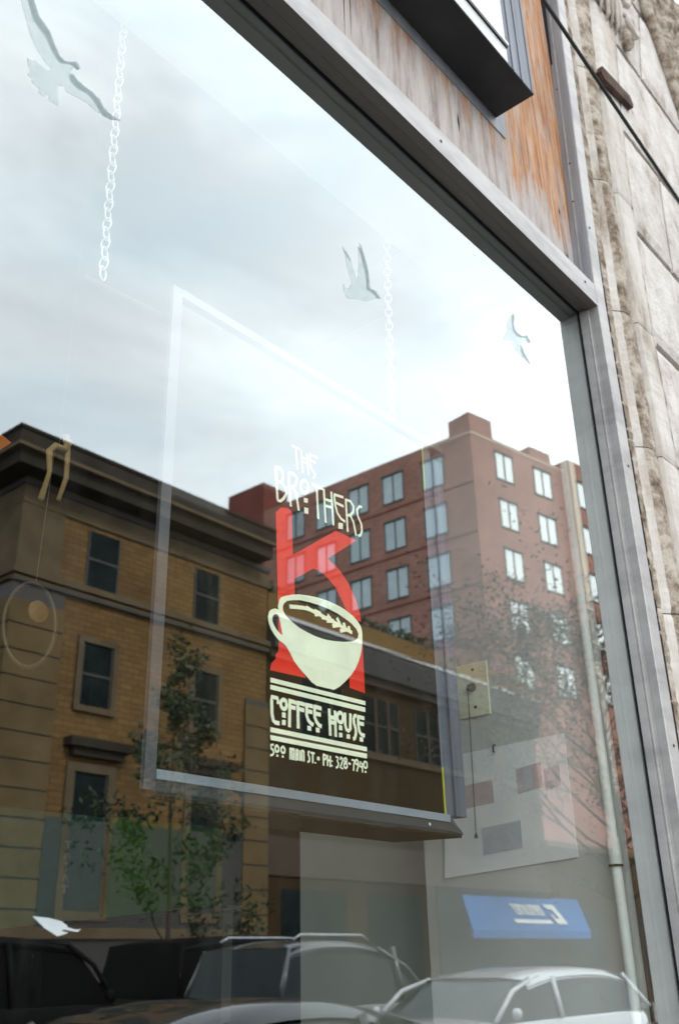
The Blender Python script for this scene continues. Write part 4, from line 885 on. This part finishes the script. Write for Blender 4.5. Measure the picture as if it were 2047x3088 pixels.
tree('street_tree', 'further bare-twigged tree behind the large one down the street', (35.5, -12.2, 0), 8.0, 6.0, (.5, .1), 23, 16, 1, 'leaf_twig', 1, .10, .15, 'street trees', low=.2, twigs=2)
# overhead wires
for (A, B, sag, lab) in (((17.8, -16.3, 10.3), (46, -12, 13.5), .9, 'thin overhead wire crossing the red apartment block'), ((17.8, -16.3, 9.9), (46, -12.3, 11.6), .9, 'thin overhead wire just above the shop row gutter')):
    pth = [tuple(A[c]+(B[c]-A[c])*i/24-(sag*4*(i/24)*(1-i/24) if c == 2 else 0) for c in range(3)) for i in range(25)]
    tag(MB().tube(pth, .016, n=5).build('overhead_wire', 'cable_black'), lab, 'wire', 'overhead wires')

# ------------------------------------------------------------------ vehicles
def paint(name, c, rough=.25):
    m, nt, b = new_mat(name); n = tex(nt, sc=1.5); r = ramp(nt, [(.3, tuple(x*.88 for x in c)), (.7, c)]); nt.links.new(n.outputs['Fac'], r.inputs[0]); nt.links.new(r.outputs[0], b.inputs['Base Color'])
    b.inputs['Roughness'].default_value = rough; b.inputs['Coat Weight'].default_value = 1; b.inputs['Coat Roughness'].default_value = .04
paint('paint_white', (.50, .51, .53)); paint('paint_silver', (.07, .072, .08)); paint('paint_dark', (.03, .033, .04)); flat('paint_black', (.010, .010, .010), sc=3, rough=.5, spec=.04); flat('van_glass', (.006, .006, .006), sc=2, rough=.4, spec=.03)
noisy('car_glass', [(.3, (.012, .018, .018)), (.7, (.03, .04, .04))], sc=1, rough=.08, spec=.16)
flat('tyre', (.02, .02, .02), rough=.9); flat('rim', (.35, .35, .36), rough=.3, metal=.8); flat('lamp_red', (.5, .02, .02), rough=.2); flat('lamp_clear', (.8, .8, .8), rough=.15); flat('chrome', (.6, .6, .6), rough=.15, metal=1.)
def car(name, label, x, y, paintm, roof, L_, W_, H, belt, faces=1, cab=(.18, .36, .80, .95), rails=False, glass='car_glass'):
    """faces=+1: front towards +x.  cab: fractions of length for tail foot, roof start, roof end, windscreen foot"""
    t = thing(name, label, 'car', (x, y, -.145)); g = -.145
    X = lambda f: x+(f-.5)*L_*faces
    def section(f, zs):  # list of (halfwidth, z)
        return [(X(f), y+s*w_, z) for s in (-1, 1) for (w_, z) in (zs if s < 0 else zs[::-1])]
    hw = W_/2
    fr_ = [0, .03, .10, .25, .45, .65, .80, .90, .97, 1.0]
    hood = H*.60
    top = lambda f: belt if cab[0] <= f <= cab[3] else (hood+(belt-hood)*max(0, 1-abs(f-cab[3])*6) if f > cab[3] else belt*.97)
    nar = lambda f: 1-.16*max(0, abs(f-.5)*2-.75)/.25
    b_ = MB(); secs = []
    for f in fr_:
        k = nar(f); tz = top(f)-(.10 if f in (0, 1.0) else 0)
        secs.append(section(f, [(hw*k*.90, g+.22), (hw*k, g+.42), (hw*k, g+(tz-g)*.72), (hw*k*.965, tz-.05), (hw*k*.88, tz), (0.0, tz+.02)]))
    m = len(secs[0]); vs = [p for s_ in secs for p in s_]; fs = []
    for i in range(len(secs)-1):
        for k in range(m): fs.append((i*m+k, i*m+(k+1) % m, (i+1)*m+(k+1) % m, (i+1)*m+k))
    fs += [tuple(range(m)), tuple((len(secs)-1)*m+k for k in range(m))]
    b_.add(vs, fs); bo = b_.build('body', paintm, t, smooth=True); bo.modifiers.new('s', 'SUBSURF').render_levels = 2; bo.modifiers['s'].levels = 1
    # cabin glass
    c_ = MB(); cs = []
    for (f, w_, z) in ((cab[0], .90, belt-.03), (cab[1]-.03, .80, H-.10), (cab[1]+.05, .78, H-.05), ((cab[1]+cab[2])/2, .79, H-.035), (cab[2]-.05, .78, H-.06), (cab[2]+.02, .79, H-.12), (cab[3], .90, belt-.03)):
        cs.append([(X(f), y-hw*.93, belt-.04), (X(f), y-hw*w_, z-.02), (X(f), y-hw*w_*.8, z), (X(f), y+hw*w_*.8, z), (X(f), y+hw*w_, z-.02), (X(f), y+hw*.93, belt-.04)])
    vs = [p for s_ in cs for p in s_]; fs = []
    for i in range(len(cs)-1):
        for k in range(6): fs.append((i*6+k, i*6+(k+1) % 6, (i+1)*6+(k+1) % 6, (i+1)*6+k))
    fs += [tuple(range(6)), tuple((len(cs)-1)*6+k for k in range(6))]
    c_.add(vs, fs); c_.build('cabin_glass', glass, t, smooth=False)
    # roof skin and pillars
    r_ = MB(); rs = []
    n = 10
    for i in range(n+1):
        f = cab[1]-.02+(cab[2]-cab[1]+.04)*i/n; zz = H-.10*abs(i/n*2-1)**2.5
        rs.append([(X(f), y-hw*.83, zz-.09), (X(f), y-hw*.76, zz-.015), (X(f), y-hw*.4, zz+.012), (X(f), y+hw*.4, zz+.012), (X(f), y+hw*.76, zz-.015), (X(f), y+hw*.83, zz-.09)])
    vs = [p for s_ in rs for p in s_]; fs = []
    for i in range(n):
        for k in range(5): fs.append((i*6+k, i*6+k+1, (i+1)*6+k+1, (i+1)*6+k))
    o = len(vs); vs += [(p[0], p[1], p[2]-.03) for p in vs]; fs += [tuple(o+i for i in f) for f in fs]
    r_.add(vs, fs); r_.build('roof', paintm, t, smooth=True)
    for s_ in (-1, 1):
        p_ = MB(); p_.tube([(X(cab[3]), y+s_*hw*.92, belt-.02), (X((cab[3]+cab[2])/2+.005), y+s_*hw*.87, (belt+H)/2+.02), (X(cab[2]), y+s_*hw*.80, H-.11)], .03, n=6)
        p_.tube([(X(cab[0]), y+s_*hw*.92, belt-.02), (X(cab[1]-.02), y+s_*hw*.80, H-.11)], .035, n=6); p_.tube([(X(.56), y+s_*hw*.94, belt-.03), (X(.55), y+s_*hw*.81, H-.09)], .04, n=6)
        p_.build('pillar', paintm, t, smooth=True)
        mi = MB(); mi.lathe((X(cab[3]-.04), y+s_*(hw+.08), belt+.05), [(.03, -.06), (.055, -.03), (.055, .03), (.03, .06)], n=10); mi.build('wing_mirror', paintm, t, smooth=True)
        hl = MB(); hl.box(min(X(.975), X(.995)), max(X(.975), X(.995)), y+s_*hw*.62-.14, y+s_*hw*.62+.14, g+.72, g+.86); hl.build('headlight', 'lamp_clear', t, bevel=.03)
        tl = MB(); tl.box(min(X(.003), X(.03)), max(X(.003), X(.03)), y+s_*hw*.66-.12, y+s_*hw*.66+.12, g+.78, g+1.0); tl.build('tail_light', 'lamp_red', t, bevel=.03)
        if rails:
            ra = MB(); ra.tube([(X(cab[1]+.02), y+s_*hw*.70, H+.0), (X(cab[1]+.05), y+s_*hw*.70, H+.06), (X(cab[2]-.05), y+s_*hw*.70, H+.06), (X(cab[2]-.02), y+s_*hw*.70, H+.0)], .018, n=6); ra.build('roof_rail', 'chrome', t, smooth=True)
        for f in (.19, .81):
            w2 = MB(); w2.lathe((X(f), y+s_*(hw-.10), g+.33), [(.20, -.105), (.33, -.10), (.335, 0), (.33, .10), (.20, .105)], n=22, axis=1); wo = w2.build('wheel', 'tyre', t)
            w3 = MB(); w3.lathe((X(f), y+s_*(hw+.005), g+.33), [(.06, -.01), (.20, -.008), (.205, .004), (.05, .012)], n=18, axis=1); sub('rim', w3, 'rim', wo)
    return t
Yr = lambda yc, W_: DG-yc-W_/2
car('parked_car', 'dark sedan parked nearest the shop window', 4.85, Yr(4.0, 1.75), 'paint_dark', 1, 4.5, 1.75, 1.40, .93, cab=(.10, .28, .60, .78))
car('suv', 'dark tall estate car with silver roof line driving behind the sedan', 11.7, Yr(9.0, 1.9), 'paint_silver', 1, 4.6, 1.9, 1.86, 1.12, cab=(.03, .11, .48, .70), rails=True)
car('white_car', 'white hatchback with rounded roof at the lower right of the reflection', 11.9, Yr(6.4, 1.8), 'paint_white', 1, 4.7, 1.8, 1.47, .98, faces=-1, cab=(.04, .16, .66, .86))

for (x, lab) in ((7.0, 'black van parked across the street before the corner of the tan building'), (12.3, 'black van parked across the street beside the slender tree')):
    car('parked_van', lab, x, -11.35, 'paint_black', 1, 5.0, 1.95, 1.98, 1.22, cab=(.02, .06, .72, .86), glass='van_glass')['group'] = 'vans parked across the street'
